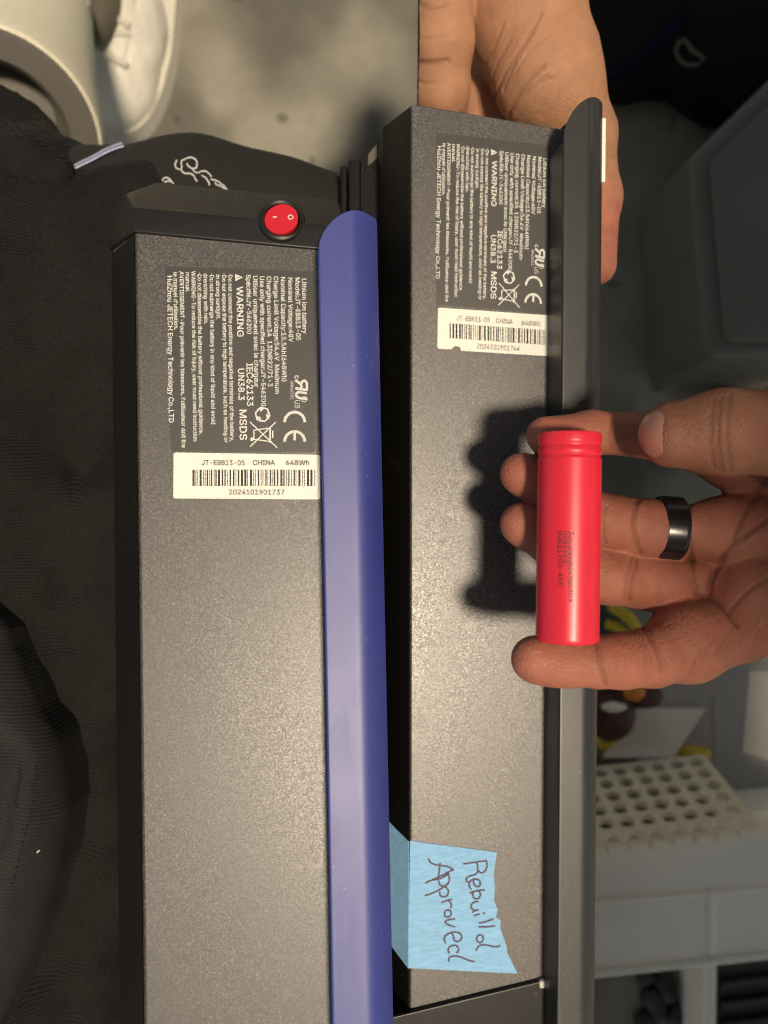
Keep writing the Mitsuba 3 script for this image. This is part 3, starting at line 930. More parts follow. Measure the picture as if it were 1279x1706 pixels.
CR = [([(989, 1066), (999, 1100), (1008, 1142)], 0.7, 0.8), ([(1066, 1044), (1090, 1075), (1104, 1118)], 0.75, 0.9), ([(1078, 1046), (1098, 1080), (1112, 1110)], 0.4, 0.7),
      ([(1160, 985), (1195, 1005), (1228, 1040)], 0.9, 1.2), ([(1279, 865), (1230, 905), (1185, 960), (1180, 990)], 0.9, 1.2), ([(1290, 790), (1245, 850), (1225, 905)], 0.7, 1.2),
      ([(1290, 960), (1245, 985), (1215, 1020)], 0.5, 0.9), ([(1062, 832), (1056, 870), (1066, 922)], 0.6, 0.9), ([(1062, 926), (1056, 962), (1048, 1002)], 0.7, 0.9),
      ([(1052, 926), (1047, 962), (1040, 998)], 0.4, 0.8), ([(1152, 830), (1146, 880), (1152, 925)], 0.6, 1.0), ([(1150, 925), (1158, 960), (1172, 995)], 0.6, 1.0),
      ([(1010, 845), (1003, 875), (1008, 905)], 0.35, 0.8), ([(1020, 697), (1018, 722), (1020, 750)], 0.35, 0.8),
      ([(1190, 664), (1184, 715), (1190, 780)], 0.30, 0.9), ([(1202, 660), (1196, 715), (1203, 784)], 0.32, 0.9), ([(1216, 658), (1211, 715), (1218, 786)], 0.25, 0.9)]
for k in range(16):           # fine lines along the edge of the hand
    x = 1120 + k * 9 + rng.uniform(-3, 3)
    y = 1128 - max(0, x - 1135) * 0.55 + rng.uniform(-16, 2)
    CR.append(([(x, y), (x + 18 + rng.uniform(-6, 6), y - 26 - rng.uniform(0, 18))], rng.uniform(0.12, 0.28), 0.45))
for k in range(10):
    x = 1015 + k * 9 + rng.uniform(-3, 3)
    CR.append(([(x, 1090 + rng.uniform(-12, 8)), (x + 4, 1128 + rng.uniform(-10, 8))], rng.uniform(0.08, 0.18), 0.45))
hm, hp = make_hand(hand_base, [40, -85, 505], [262, 62, 640], 0.75, CR)
hv = np.array(hm.vertices)
thumb_w = np.clip((3.0 - (chain(hv, THB[1:], 4))) / 4.0, 0, 1)
cr = np.clip(groove(hv, hp) / 1.1, 0, 1)
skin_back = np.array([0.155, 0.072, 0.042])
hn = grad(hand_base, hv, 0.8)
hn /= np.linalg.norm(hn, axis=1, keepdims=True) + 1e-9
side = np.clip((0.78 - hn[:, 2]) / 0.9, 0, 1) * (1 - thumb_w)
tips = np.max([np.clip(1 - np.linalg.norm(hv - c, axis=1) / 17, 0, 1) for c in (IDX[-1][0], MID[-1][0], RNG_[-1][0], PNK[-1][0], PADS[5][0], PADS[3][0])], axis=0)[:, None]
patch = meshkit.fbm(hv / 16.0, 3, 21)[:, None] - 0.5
col = skin_color(hv, (0.325, 0.121, 0.080), skin_back, np.clip(thumb_w * 0.9 + side * 0.55, 0, 1)) * (1 - 0.5 * cr[:, None])  # shade of the creases is also put into the skin colour
col = np.clip(col * (1 + tips * np.array([0.16, 0.02, 0.05])) * (1 + patch * np.array([0.25, 0.45, 0.45])), 0, 1)
hm.vertices = hv / 1000.0
kH = tag('person', 'brown hand wearing a black ring and holding the red cell', 'person')
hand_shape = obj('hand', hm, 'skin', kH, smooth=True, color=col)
# nails: thin curved plates set on the fingertips


def nail(center, right, up, nrm, w, l, t=0.5, curve=0.45, n=10):
    right, up, nrm = (np.asarray(x, float) / np.linalg.norm(x) for x in (right, up, nrm))
    V, Fc = [], []
    g = np.linspace(-1, 1, n)
    for lay in (0, 1):
        for a_ in g:
            for b_ in g:
                rr = max(abs(a_), abs(b_)) / max(1e-6, math.hypot(a_, b_)) if (a_ or b_) else 1
                rr = rr ** 0.75
                x, y = a_ * rr, b_ * rr
                z = -curve * w * x * x * 0.9 - 0.12 * l * y * y + (t if lay else 0) * (1 - 0.6 * max(abs(a_), abs(b_)) ** 4)
                V.append(np.asarray(center) + right * x * w + up * y * l + nrm * z)
    N = n * n
    for i in range(n - 1):
        for j in range(n - 1):
            q = [i * n + j, i * n + j + 1, (i + 1) * n + j + 1, (i + 1) * n + j]
            Fc += [[N + q[0], N + q[2], N + q[1]], [N + q[0], N + q[3], N + q[2]], [q[0], q[1], q[2]], [q[0], q[2], q[3]]]
    e = [i * n for i in range(n)] + [(n - 1) * n + j for j in range(1, n)] + [i * n + n - 1 for i in range(n - 2, -1, -1)] + [j for j in range(n - 2, 0, -1)]
    for a_, b_ in zip(e, e[1:] + e[:1]):
        Fc += [[a_, b_, N + b_], [a_, N + b_, N + a_]]
    m = trimesh.Trimesh(np.array(V) / 1000.0, Fc, process=False)
    m.fix_normals()
    return m


def surf_nail(u, v, upx, w, l, name, parent, lean=(0, 0, 0), tilt=1.0):
    c = march(hand_base, [u], [v], 0.18, unit=1000.0)
    n = grad(hand_base, c, 0.6)[0]
    n = n / np.linalg.norm(n) + np.asarray(lean)
    n /= np.linalg.norm(n)
    up = np.array([upx[0], -upx[1], 0.0])
    up = up - (up @ n) * n
    obj(name, nail(c[0] + n * 0.15, np.cross(up, n), up, n, w, l), 'nail', parent, smooth=40)


surf_nail(1081, 723, (-1, 0), 7.4, 5.6, 'thumb_nail', kH, lean=(-0.45, 0.0, 0.0))
# the ring on the middle finger
rc = P(1113, 880, .2785) * 1000
ra = np.array([1.0, -0.05, 0.06]); ra /= np.linalg.norm(ra)
rx = np.cross(ra, [0, 0, 1.0]); rx /= np.linalg.norm(rx)
RF = Frame(rc / 1000, np.cross(ra, rx), rx, ra)
t_on = ((rc - MID[1][0]) @ ra)
RI = 0.0099
rp = [(RI, -0.0048), (RI + 0.0013, -0.0048), (RI + 0.0020, -0.0041), (RI + 0.0022, -0.003), (RI + 0.0022, 0.003), (RI + 0.0020, 0.0041), (RI + 0.0013, 0.0048), (RI, 0.0048), (RI, -0.0048)]
tag(obj('ring', RF.mesh(revolve(rp, 64)), 'ring_black', kH, smooth=35), 'plain black band ring')

# --- the hand that grips the top end of pack B
TH = [J(925, 110, .361, 21), J(978, 222, .366, 13.2), J(994, 330, .362, 11), J(993, 442, .358, 9.4)]
PLM = [J(845, -330, .385, 26), J(852, -130, .372, 28), J(872, 20, .362, 28.5), J(908, 130, .360, 25.0)]
LF = [J(745, -170, .352, 15), J(738, -50, .345, 14), J(737, 70, .346, 14.2), J(735, 150, .356, 13), J(745, 215, .385, 11), J(770, 330, .405, 9.5)]
UF = [[J(830, -40, .385, 16), J(800, 160, .392, 12), J(800, 330, .412, 9.5), J(815, 470, .414, 8)], [J(880, -40, .39, 17), J(870, 150, .398, 12), J(875, 330, .414, 9.5), J(885, 480, .416, 8)],
      [J(920, 0, .39, 17), J(935, 170, .398, 12), J(945, 330, .412, 9.2), J(950, 430, .414, 8)]]


def hand2_base(p):
    f = chain(p, PLM, 8)
    f = smin(f, chain(p, TH, 6), 9)
    for c in UF:
        f = smin(f, chain(p, c, 4), 5)
    f = smin(f, chain(p, [J(868, -130, .380, 26), J(760, -180, .36, 16)], 6), 8)
    return smin(f, chain(p, LF, 4), 3.0)


CR2 = [([(823, 192), (842, 120), (880, 60), (902, 20)], 0.9, 0.9), ([(846, 196), (868, 150), (905, 110)], 1.2, 1.0), ([(838, 150), (862, 95), (892, 45)], 0.45, 0.8),
       ([(806, 110), (822, 80), (838, 40)], 0.3, 0.9), ([(874, 158), (892, 140), (912, 126)], 0.4, 0.7), ([(812, 160), (826, 112), (850, 66)], 0.5, 0.9), ([(690, 103), (720, 106), (745, 102)], 0.9, 1.2),
       ([(692, 135), (716, 139), (740, 136)], 0.4, 0.9), ([(688, 2), (712, 11), (745, 4)], 0.9, 1.0), ([(930, 120), (915, 150), (905, 180)], 0.15, 0.8), ([(856, 185), (880, 150), (920, 130)], 0.35, 0.7),
       ([(860, 120), (884, 84), (910, 60)], 0.25, 0.7), ([(690, 60), (715, 64), (742, 60)], 0.25, 0.8), ([(1010, 255), (1018, 262), (1026, 258)], 0.4, 0.9)]
h2, hp2 = make_hand(hand2_base, [15, 55, 395], [135, 380, 535], 0.95, CR2)
h2v = np.array(h2.vertices)
pinkw = np.clip((3 - chain(h2v, TH[2:], 4)) / 3, 0, 1)[:, None]
col2 = (1 + pinkw * np.array([0.15, -0.16, -0.02])) * skin_color(h2v, (0.40, 0.205, 0.118), (0.15, 0.06, 0.038), np.clip(groove(h2v, hp2) / 3.2, 0, 0.6))  # creases blend to darker skin, their shade painted in
h2.vertices = h2v / 1000.0
kH2 = tag('person_001', 'bare hand gripping the far end of the battery pack with the black rail', 'person')
obj('hand', h2, 'skin', kH2, smooth=True, color=col2)

# ------------------------------------------------------------------ the seated person: trousers, sock, jacket
kP = tag('person_002', 'seated person in black trousers and dark socks with the battery packs on the lap', 'person')


def trousers(p):
    d = cone(p, P(-60, 2100, .43), P(-45, 560, .425), .092, .086)
    d = smin(d, cone(p, P(-45, 560, .425), P(-60, 330, .45), .086, .072), .03)
    d = smin(d, cone(p, P(-30, 430, .425), P(222, 402, .398), .060, .041), .03)
    d = smin(d, cone(p, P(400, 2000, .425), P(400, 560, .43), .075, .070), .05)         # the thigh under the packs
    d = smin(d, cone(p, P(800, 2000, .49), P(770, 640, .475), .07, .062), .05)
    d = smin(d, cone(p, P(0, 2000, .46), P(800, 2000, .5), .09, .08), .06)
    w = 0.006 * np.sin((p[:, 1] * 0.8 - p[:, 0] * 1.3) * 55 + 6 * meshkit.fbm(p * 9, 2, 2)) * np.clip((p[:, 1] + 0.02) * 5, 0.15, 1)
    return d + w * 0.6 + 0.020 * (meshkit.fbm(p * np.array([16., 24., 16.]), 4, 4) - 0.5)


tr_m = surface(trousers, [-0.34, -0.62, 0.26], [0.16, 0.23, 0.56], 0.004)
obj('trousers', snap(tr_m, trousers, 0.004, 1), 'black_twill', kP, smooth=True)


def hem(p):
    q = p - P(40, 292, .362)
    return ellipsoid(p, P(30, 292, .376), [.036, .013, .014], np.array([[.92, .39, 0], [-.39, .92, 0], [0, 0, 1.0]]).T) + 0.002 * (meshkit.fbm(p * 60, 2, 1) - .5)


def hemroll(p):
    d = chain(p, [(P(-40, 262, .372), .0135), (P(45, 275, .368), .0130), (P(95, 296, .372), .0095), (P(112, 312, .378), .006)], .006)
    return d + 0.003 * (meshkit.fbm(p * 70, 2, 1) - .5)


obj('trouser_hem', snap(surface(hemroll, [-.24, .12, .44], [-.13, .20, .51], .0016), hemroll, .0016, 1), 'black_twill', kP, smooth=True)


def sock(p):
    d = chain(p, [(P(165, 374, .414), .040), (P(330, 372, .395), .0375), (P(470, 408, .40), .038), (P(580, 432, .41), .034), (P(760, 440, .45), .03)], .02)
    return d + 0.003 * (meshkit.fbm(p * 25, 2, 7) - 0.5) + 0.004 * np.exp(-((p[:, 1] - P(0, 300, .36)[1] - 0.02 * np.sin(p[:, 0] * 20)) / .004) ** 2) * np.clip((P(300, 0, .36)[0] - p[:, 0]) * 20, 0, 1)


sk = surface(sock, [-0.25, 0.04, 0.36], [0.06, 0.22, 0.51], .0022)
kSo = obj('sock', snap(sk, sock, .0022, 1), 'sock_knit', kP, smooth=True)
tag(kSo, 'dark grey ribbed sock with white embroidered script')
c1 = lambda x, y: (x / 1.998, y / 1.998)
EMB = [[(590, 535), (583, 548), (592, 565), (606, 562), (603, 545), (618, 530), (640, 527), (655, 543), (650, 560), (632, 558), (622, 545)],
       [(603, 562), (618, 578), (635, 580), (648, 592), (655, 606)], [(640, 560), (660, 575), (680, 570), (697, 582), (705, 590)], [(672, 585), (690, 600), (697, 618)],
       [(700, 598), (722, 604), (740, 616), (752, 630)], [(715, 612), (735, 622), (756, 632)], [(540, 604), (552, 592), (566, 598), (572, 606)], [(548, 608), (562, 604), (578, 612)]]
em = []
for st in EMB:
    q = np.array([c1(*x) for x in spline(st, 26)])
    p3 = march(sock, q[:, 0], q[:, 1], 0.3)
    g = grad(sock, p3, .001)
    rr = 0.00043 * (0.8 + 0.4 * rng.random(len(q)))
    em.append(tube(p3 + g * 0.0003 + rng.normal(0, 0.00012, p3.shape), rr, 6))
obj('embroidery', cat_(em), 'white_thread', kSo)
sq = np.array([(118, 281), (135, 270), (152, 262), (172, 251), (190, 243), (206, 238)], float)
q = spline(np.column_stack([sq, sq[:, 0] * 0]), 60)[:, :2]
st_ = []
ctr = np.array([P(u, v_, .372) for u, v_ in q])
for k in range(0, 58, 2):
    st_.append(tube([ctr[k] + [0, 0.0005, 0], ctr[k + 1] + [0, -0.0006, 0.0005]], 0.0004, 6))
st_.append(tube(ctr + [0.0, -0.0016, 0], 0.0005, 8))
tag(obj('sock_seam', cat_(st_), 'blue_thread', kP), 'pale stitched seam at the top of the sock')


JO = np.array([P(u, v_, .358)[:2] for u, v_ in [(-40, 975), (0, 1000), (34, 1042), (72, 1132), (104, 1238), (126, 1340), (113, 1432), (84, 1535), (45, 1632), (0, 1735), (-60, 1850), (-380, 1850), (-380, 900), (-120, 930)]])


def poly_sd(q):
    d, ins = np.full(len(q), 9.0), np.zeros(len(q), bool)
    for a_, b_ in zip(JO, np.roll(JO, -1, 0)):
        e_ = b_ - a_
        t = np.clip(((q - a_) @ e_) / (e_ @ e_), 0, 1)
        d = np.minimum(d, np.linalg.norm(q - a_ - t[:, None] * e_, axis=1))
        x = ((a_[1] > q[:, 1]) != (b_[1] > q[:, 1])) & (q[:, 0] < (b_[0] - a_[0]) * (q[:, 1] - a_[1]) / (b_[1] - a_[1] + 1e-12) + a_[0])
        ins ^= x
    return np.where(ins, -d, d)


JF = [(P(-30, 1190, .345), P(20, 1222, .345), P(44, 1262, .345), P(28, 1320, .345), P(22, 1380, .345)), (P(-40, 1060, .345), P(10, 1085, .345), P(60, 1180, .345)),
      (P(70, 1250, .345), P(60, 1380, .345), P(20, 1560, .345), P(-30, 1700, .345))]


def jacket(p):
    d2 = poly_sd(p[:, :2])
    r = .016
    zc = HC - .362 + 0.006 * np.sin(p[:, 1] * 22 + 1) + 0.020 * np.clip(-d2 / .05, 0, 1)
    a_, b_ = np.maximum(d2 + r, 0), np.maximum(np.abs(p[:, 2] - zc) - .030 + r, 0)
    d = np.hypot(a_, b_) - r + np.minimum(np.maximum(d2 + r, np.abs(p[:, 2] - zc) - .030 + r), 0)
    for k, f in enumerate(JF):
        g = polyline_dist(np.column_stack([p[:, :2], np.full(len(p), f[0][2])]), f)
        d = d + (0.0030, 0.0022, -0.0020)[k] * np.exp(-(g / (.005, .008, .006)[k]) ** 2)
    return d + (0.002 + 0.008 * np.clip(-d2 / .02, 0, 1)) * (meshkit.fbm(p * np.array([22, 30, 22.]), 3, 9) - 0.5)


jm = surface(jacket, [-0.29, -0.29, 0.43], [-0.11, 0.0, 0.57], .0022)
obj('jacket', snap(jm, jacket, .0022, 1), 'grey_jersey', kP, smooth=True)
tag(f'{kP}__jacket', 'dark grey jersey garment with a stitched seam')
sts = []
for line in ([(35, 1262), (33, 1290), (29, 1320), (27, 1342), (32, 1348)], [(59, 1278), (55, 1320), (50, 1355), (42, 1385), (34, 1415), (26, 1450), (16, 1480)]):
    q = spline([list(x) + [0] for x in line], 60)[:, :2]
    p3 = march(jacket, q[:, 0], q[:, 1], 0.25)
    g = grad(jacket, p3, .001)
    for k in range(0, 57, 4):
        sts.append(tube((p3 + g * .0002)[k:k + 3], .0005, 5))
obj('stitching', cat_(sts), 'dark_thread', kP)
lp = march(jacket, [64.], [1418.], .25)[0]
obj('lint', tube([lp + [-.0008, -.0006, .0004], lp + [.0008, .0008, .0006]], .0004, 5), 'white_thread', kP)

# ------------------------------------------------------------------ sneaker on the floor
kN = tag('sneaker', 'white leather sneaker with laces on the concrete floor', 'shoe')
sc_, sd = P(190, 125, 0.80), 0.8
axd = np.array([0.17, 1.0, 0.0]); axd /= np.linalg.norm(axd)
sx = np.array([axd[1], -axd[0], 0])
NF = Frame(np.array([P(185, 215, .82)[0] - 0.004, P(185, 215, .82)[1], 0.0]), sx, axd, [0, 0, 1])     # toe tip at the origin, y towards the heel


def shoe_half(y):
    return np.interp(y, [0, .01, .03, .06, .10, .15, .20, .25, .285, .30], [.008, .026, .039, .047, .050, .046, .040, .040, .032, .010])


def upper(p):
    d = ellipsoid(p, np.array([0, .050, .028]), [.046, .050, .034])
    d = smin(d, ellipsoid(p, np.array([0.002, .10, .035]), [.048, .065, .040]), .015)
    d = smin(d, cone(p, np.array([0, .11, .045]), np.array([0, .20, .075]), .035, .036), .02)
    d = smin(d, cone(p, np.array([0, .20, .05]), np.array([0, .26, .05]), .038, .034), .02)
    d = smin(d, cone(p, np.array([0, .20, .07]), np.array([0, .25, .12]), .036, .036), .02)
    seam = [[(-.045, .075, .03), (-.02, .045, .056), (.02, .045, .056), (.045, .075, .03)], [(.022, .055, .062), (.028, .13, .075), (.03, .19, .09)], [(-.022, .055, .062), (-.028, .13, .075), (-.03, .19, .09)],
            [(.03, .08, .055), (.046, .12, .03)]]
    for s_ in seam:
        d = d + 0.0020 * np.exp(-(polyline_dist(p, np.array(s_)) / .0022) ** 2)
    return np.maximum(d, 0.012 - p[:, 2]) + 0.003 * (meshkit.fbm(p * 40, 3, 2) - .5)


um = snap(surface(upper, [-.07, -.02, 0.0], [.07, .32, .17], .0024), upper, .0024, 1)
obj('upper', NF.mesh(um), 'white_leather', kN, smooth=True)
ys = np.r_[0, .003, .008, np.linspace(.015, .285, 24), .296, .30]
out = np.vstack([np.column_stack([-shoe_half(ys) - .003, ys - .004]), np.column_stack([shoe_half(ys) + .003, ys - .004])[::-1]])
sole = trimesh.creation.extrude_polygon(Polygon(out).buffer(.002).buffer(-.001), 0.026, engine='earcut')
obj('sole', NF.mesh(sole), 'white_rubber', kN, smooth=40)
tong = snap(surface(lambda p: ellipsoid(p, np.array([0, .125, .068]), [.017, .075, .022], np.array([[1, 0, 0], [0, .93, -.37], [0, .37, .93]]).T), [-.03, .05, .02], [.03, .25, .15], .003),
            lambda p: ellipsoid(p, np.array([0, .125, .068]), [.017, .075, .022], np.array([[1, 0, 0], [0, .93, -.37], [0, .37, .93]]).T), .003, 1)
obj('tongue', NF.mesh(tong), 'brown_mesh', kN, smooth=True)
for k in range(6):
    y = .060 + k * .018
    pts = []
    for x in np.linspace(-.026, .026, 11):
        z = np.interp(y, [.055, .2], [.066, .108]) - 6 * x * x
        pts.append([x, y + 0.25 * x * (1 if k % 2 else -1), z + .002])
    obj('lace', NF.mesh(tube(pts, .0034, 8)), 'lace', kN, smooth=True)

# ------------------------------------------------------------------ cream tube with a thick rim
kU = tag('plastic_tube', 'cream plastic tube with a thick rim standing open beside the white sneaker', 'tube')
tax = np.array([-0.40, 1.08, -1.0]); tax /= np.linalg.norm(tax)           # away from its open end
to = P(-8, 226, .50)
tx = np.cross([0, 0, 1.0], tax); tx /= np.linalg.norm(tx)
UF_ = Frame(to, tx, np.cross(tax, tx), tax)
RO = 0.0685
tp_ = [(RO - .003, 0.0012), (RO - .001, .0025), (RO, .006), (RO + .001, .02), (RO - .001, .06), (RO - .004, .14), (RO - .006, .30), (RO - .012, .305), (RO - .030, .305), (RO - .030, .10), (RO - .020, .02), (RO - .006, .004), (RO - .003, 0.0012)]
obj('wall', UF_.mesh(revolve(tp_, 96)), 'cream_foam', kU, smooth=40)
obj('shade_grey_rim', UF_.mesh(revolve([(RO - .003, .0008), (RO - .006, -.0006), (RO - .020, -.0006), (RO - .024, .004), (RO - .026, .02), (RO - .032, .036), (RO - .034, .040), (RO - .032, .070), (RO - .0195, .018), (RO - .006, .0034), (RO - .003, .0008)], 64)), 'rim_shade_and_label_grey', kU, smooth=40)  # cream tube made grey here: shade of the opening put into the colour

obj('added_disc', UF_.mesh(revolve([(0, .030), (.03, .033), (RO - .031, .036), (RO - .031, .040), (0, .040)], 64)), 'tube_inside_shade', kU, smooth=40)  # plug added so the deep bore looks lighter; its grey holds painted shade

# ------------------------------------------------------------------ background on the right
# black bag with a blue strap and a buckle


def bag(p):
    d = ellipsoid(p, P(1150, -20, .80), [.15, .10, .09])
    d = smin(d, ellipsoid(p, P(1290, 90, .80), [.12, .075, .075]), .03)
    d = smin(d, ellipsoid(p, P(1040, 60, .82), [.06, .075, .05]), .03)
    return d + 0.02 * (meshkit.fbm(p * 14, 3, 6) - .5)


kG = tag('bag', 'black bag with a blue strap and a ring buckle at the edge of the floor', 'bag')
obj('body', snap(surface(bag, [.18, .30, -.02], [.62, .72, .18], .006), bag, .006, 1), 'bag_nylon', kG, smooth=True)
q = spline([[1006, 132, 0], [1050, 106, 0], [1095, 72, 0], [1135, 34, 0]], 30)[:, :2]
p3 = march(bag, q[:, 0], q[:, 1], .5)
obj('strap', tube(p3 + [0, 0, .002], .0062, 8), 'blue_strap', kG, smooth=True)
q = np.array([(1128 + 0, 75), (1123, 88), (1128, 102), (1140, 112), (1158, 112), (1170, 102), (1160, 94), (1150, 88), (1142, 76), (1136, 70)], float)
p3 = march(bag, q[:, 0], q[:, 1], .5)
obj('buckle', cat_([tube(p3 + [0, 0, .004], .0026, 6, closed=True)]), 'buckle', kG, smooth=True)

# grey lidded box, upper right
kK = tag('storage_box', 'large dark grey box with a slanted corner at the right, below the black bag', 'box')


def px_poly(pts, d):
    return Polygon([P(u, v_, d)[:2] for u, v_ in pts])


def slab(poly, z0, z1, r=0.006, q=6):
    """A solid with rounded upper edges over the outline."""
    ms = []
    cs = lambda g: m3.CrossSection([np.array(g.exterior.coords)[:-1] if g.exterior.is_ccw else np.array(g.exterior.coords)[:-1][::-1]])
    parts = [cs(poly).extrude(z1 - r - z0).translate([0, 0, z0])]
    zz, prev = z1 - r, poly
    pts = []
    for k in range(q + 1):
        t = k / q * math.pi / 2
        g = poly.buffer(-(r - r * math.cos(t)))
        pts.append(cs(g).extrude(0.0001).translate([0, 0, z1 - r + r * math.sin(t) - 0.0001]))
    parts.append(m3.Manifold.batch_hull(pts)) if abs(poly.convex_hull.area - poly.area) < 1e-6 * max(1, poly.area) * 100 else parts.append(pts[-1])
    return tm(m3.Manifold.batch_boolean(parts, m3.OpType.Add))


o = px_poly([(1700, -280), (1152, 258), (1156, 330), (1179, 596), (1700, 580)], .70).buffer(-.01).buffer(.01)
obj('body', slab(o.convex_hull, 0.0, .148, .008), 'grey_tote', kK, smooth=30)
ol = px_poly([(1700, -240), (1182, 272), (1186, 330), (1206, 570), (1700, 556)], .70)
obj('lid', slab(ol.buffer(-.01).buffer(.01).convex_hull, .1485, .153, .003), 'grey_tote', kK, smooth=30)

# wide grey tote with a pale sticker, right edge
kW = tag('storage_tote', 'mid grey plastic tote with a pale sticker behind the cell holder', 'tote')
o = px_poly([(1080, 1120), (1700, 1000), (1700, 1470), (1100, 1450)], .80)
obj('body', slab(o.buffer(-.012).buffer(.012).convex_hull, .0, .045, .006), 'tote_side', kW, smooth=30)
for x in (1190, 1400):
    o = px_poly([(x, 1165), (x + 9, 1163), (x + 14, 1420), (x + 5, 1420)], .80)
    obj('rib', slab(o.convex_hull, .0448, .0465, .0012, 3), 'tote_side', kW, smooth=30)
o = px_poly([(1252, 1120), (1345, 1118), (1345, 1285), (1240, 1256)], .80)
tag(obj('sticker', slab(o.convex_hull, .0452, .0458, .0002, 2), 'white_card', kW), 'pale blank sticker')

# open bin below with its lid
kV = tag('storage_bin', 'white plastic storage bin lid below the cell holder', 'bin')
o = px_poly([(930, 1424), (1420, 1368), (1420, 1580), (930, 1632)], .66)
obj('lid', slab(o.convex_hull, HC - .70, HC - .66, .006), 'white_bin', kV, smooth=30)
o = px_poly([(930, 1504), (1420, 1465), (1420, 1470), (930, 1510)], .66)
obj('ridge', slab(o.convex_hull, HC - .661, HC - .6575, .0015, 4), 'white_bin', kV, smooth=30)
o = px_poly([(1178, 1482), (1190, 1481), (1190, 1590), (1178, 1592)], .66)
obj('ridge', slab(o.convex_hull, HC - .661, HC - .6580, .0012, 4), 'white_bin', kV, smooth=30)
e = [P(930, 1630, .658), P(1420, 1577, .658)]
obj('rim', tube([e[0], (e[0] + e[1]) / 2, e[1]], .0028, 10), 'bin_edge', kV, smooth=True)
obj('wall', hull([P(940, 1432, .7), P(1410, 1376, .7), P(1410, 1560, .7), P(940, 1610, .7)] + [[q[0], q[1], 0] for q in (P(940, 1432, .7), P(1410, 1376, .7), P(1410, 1560, .7), P(940, 1610, .7))]), 'white_bin', kV)

# things below the lid
kE = tag('divider', 'narrow pale upright divider below the white bin lid', 'divider')
o = px_poly([(1174, 1600), (1190, 1598), (1186, 1900), (1166, 1900)], .74)
obj('panel', slab(o.convex_hull, 0, HC - .74, .002), 'white_bin', kE, smooth=30)
o = px_poly([(1190, 1598), (1194, 1598), (1190, 1900), (1186, 1900)], .735)
obj('lip', slab(o.convex_hull, HC - .755, HC - .735, .001), 'bin_edge', kE, smooth=30)
kQ = tag('crate', 'black slatted crate in the lower right corner', 'crate')
o = px_poly([(1200, 1612), (1420, 1585), (1420, 1900), (1196, 1900)], .75)
obj('body', slab(o.buffer(-.01).buffer(.01).convex_hull, 0, HC - .76, .006), 'black_crate', kQ, smooth=30)
for k in range(4):
    o = px_poly([(1205, 1640 + 34 * k), (1420, 1612 + 34 * k), (1420, 1622 + 34 * k), (1205, 1650 + 34 * k)], .75)
    obj('slat', slab(o.convex_hull, HC - .762, HC - .752, .002, 3), 'black_crate', kQ, smooth=30)
kY = tag('clear_bin', 'smoky bin of dark odds and ends left of the pale divider', 'bin')
o = px_poly([(930, 1640), (1168, 1606), (1160, 1900), (930, 1900)], .80)
obj('body', slab(o.convex_hull, 0, HC - .80, .004), 'clear_grey', kY, smooth=30)
for k in range(7):
    u, v_ = (1085, 1650, 1090, 1670, 1128, 1628, 1078, 1690)[k % 4 * 2], 1625 + 13 * k
    c = P(1075 + 38 * ((k * 37) % 3) / 2 + 12 * (k % 2), v_, .795)
    obj('dark_lump', snap(surface(lambda p: ellipsoid(p, c, [.011, .013, .009]) + .008 * (meshkit.fbm(p * 60, 2, k) - .5), c - .025, c + .025, .0022), lambda p: ellipsoid(p, c, [.011, .013, .009]) + .008 * (meshkit.fbm(p * 60, 2, k) - .5), .0022, 1), 'black_crate', kY, smooth=True)

# cell holder: a plate of round holes, leaning
A3, B3, C3 = P(975, 1420, .645), P(1262, 1388, .645), P(1168, 1266, .755)
ex = (B3 - A3); Wd = np.linalg.norm(ex); ex /= Wd
ey = C3 - B3; ey -= (ey @ ex) * ex; Hd = np.linalg.norm(ey); ey /= Hd
HF = Frame(B3, ex, ey, np.cross(ex, ey))
pitch = 0.0192
rows, colsn = 6, 12
plate = sbox(-pitch * colsn, 0, 0.004, Hd)
edge = [Point(-pitch * (c + .5), -0.001).buffer(.0085) for c in range(colsn)]
holes = [Point(-pitch * (c + .5), (r + .38) * Hd / rows).buffer(.0072, quad_segs=8) for r in range(rows) for c in range(colsn)]
plate = plate.union(unary_union([e_.intersection(sbox(-1, -.005, 1, .01)) for e_ in edge])).difference(unary_union(holes))
hm_ = trimesh.creation.extrude_polygon(max(getattr(plate, 'geoms', [plate]), key=lambda g: g.area), .006, engine='earcut')
kO = tag('cell_holder', 'cream plastic cell holder plate full of round holes leaning in the background', 'cell holder')
obj('plate', HF.mesh(hm_), 'holder_plastic', kO, smooth=30)
back = trimesh.creation.box(bounds=[[-pitch * colsn, .040, -.03], [-.01, Hd, -.024]])
obj('board', HF.mesh(back), 'green_dark', kO)

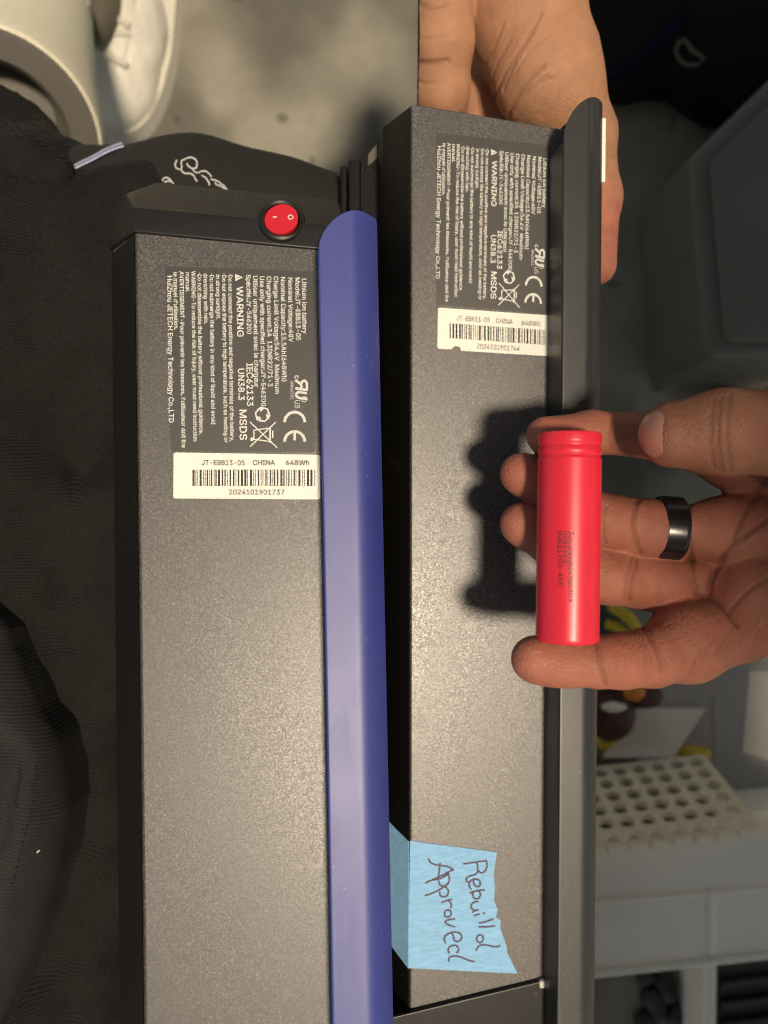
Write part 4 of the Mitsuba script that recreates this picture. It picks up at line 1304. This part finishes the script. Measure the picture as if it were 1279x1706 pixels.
# pale card flap behind the holder and small clutter
kF = tag('card', 'pale folded card standing behind the cell holder', 'card')
cp = [P(1003, 1262, .76), P(1122, 1262, .76), P(1176, 1180, .80), P(1062, 1180, .80)]
nn = np.cross(cp[1] - cp[0], cp[3] - cp[0]); nn /= np.linalg.norm(nn)
obj('sheet', hull([q + s_ * nn * .0008 for q in cp for s_ in (-1, 1)]), 'white_card', kF)


def blob(c, r, seed):
    f = lambda p: ellipsoid(p, c, r) + 0.5 * min(r) * (meshkit.fbm(p / min(r) * .8, 3, seed) - .5)
    R = np.array(r) * 1.5
    return snap(surface(f, c - R, c + R, min(r) / 6), f, min(r) / 6, 1)


def wire(pts, d, r):
    return tube(spline([P(u, v_, dd) for (u, v_), dd in zip(pts, d)], 30), r, 8)


tag(obj('yellow_cable', cat_([wire([(1018, 1010), (1048, 1030), (1062, 1052), (1075, 1075)], [.74, .73, .74, .75], .006), wire([(1010, 1040), (1035, 1050), (1050, 1075), (1052, 1110)], [.74, .735, .74, .75], .005)]), 'yellow_plastic', smooth=True),
    'yellow cable seen through the gap above the little finger', 'cable')
tag(obj('black_spool', cat_([blob(P(1018, 1190, .76), [.024, .026, .02], 1), blob(P(1060, 1158, .77), [.026, .014, .02], 2)]), 'dark_red', smooth=True), 'dark red and black lump below the little finger', 'spool')
tag(obj('orange_plug', blob(P(1055, 1153, .74), [.010, .009, .009], 3), 'orange_plastic', smooth=True), 'small orange plug below the little finger', 'plug')
tag(obj('silver_clip', blob(P(1022, 1178, .73), [.013, .005, .004], 5), 'white_card', smooth=True), 'small pale clip on the dark lump', 'clip')
tag(obj('yellow_tape_roll', blob(P(1155, 1256, .775), [.017, .009, .012], 4), 'yellow_plastic', smooth=True), 'yellow lump behind the right end of the cell holder', 'tape')
tag(obj('yellow_scrap', blob(P(1008, 1232, .775), [.012, .012, .010], 6), 'yellow_plastic', smooth=True), 'yellow scrap at the left foot of the pale card', 'scrap')
tag(obj('black_scrap', blob(P(1012, 1035, .78), [.022, .026, .02], 8), 'green_dark', smooth=True), 'dark green lump in the gap above the little finger', 'scrap')
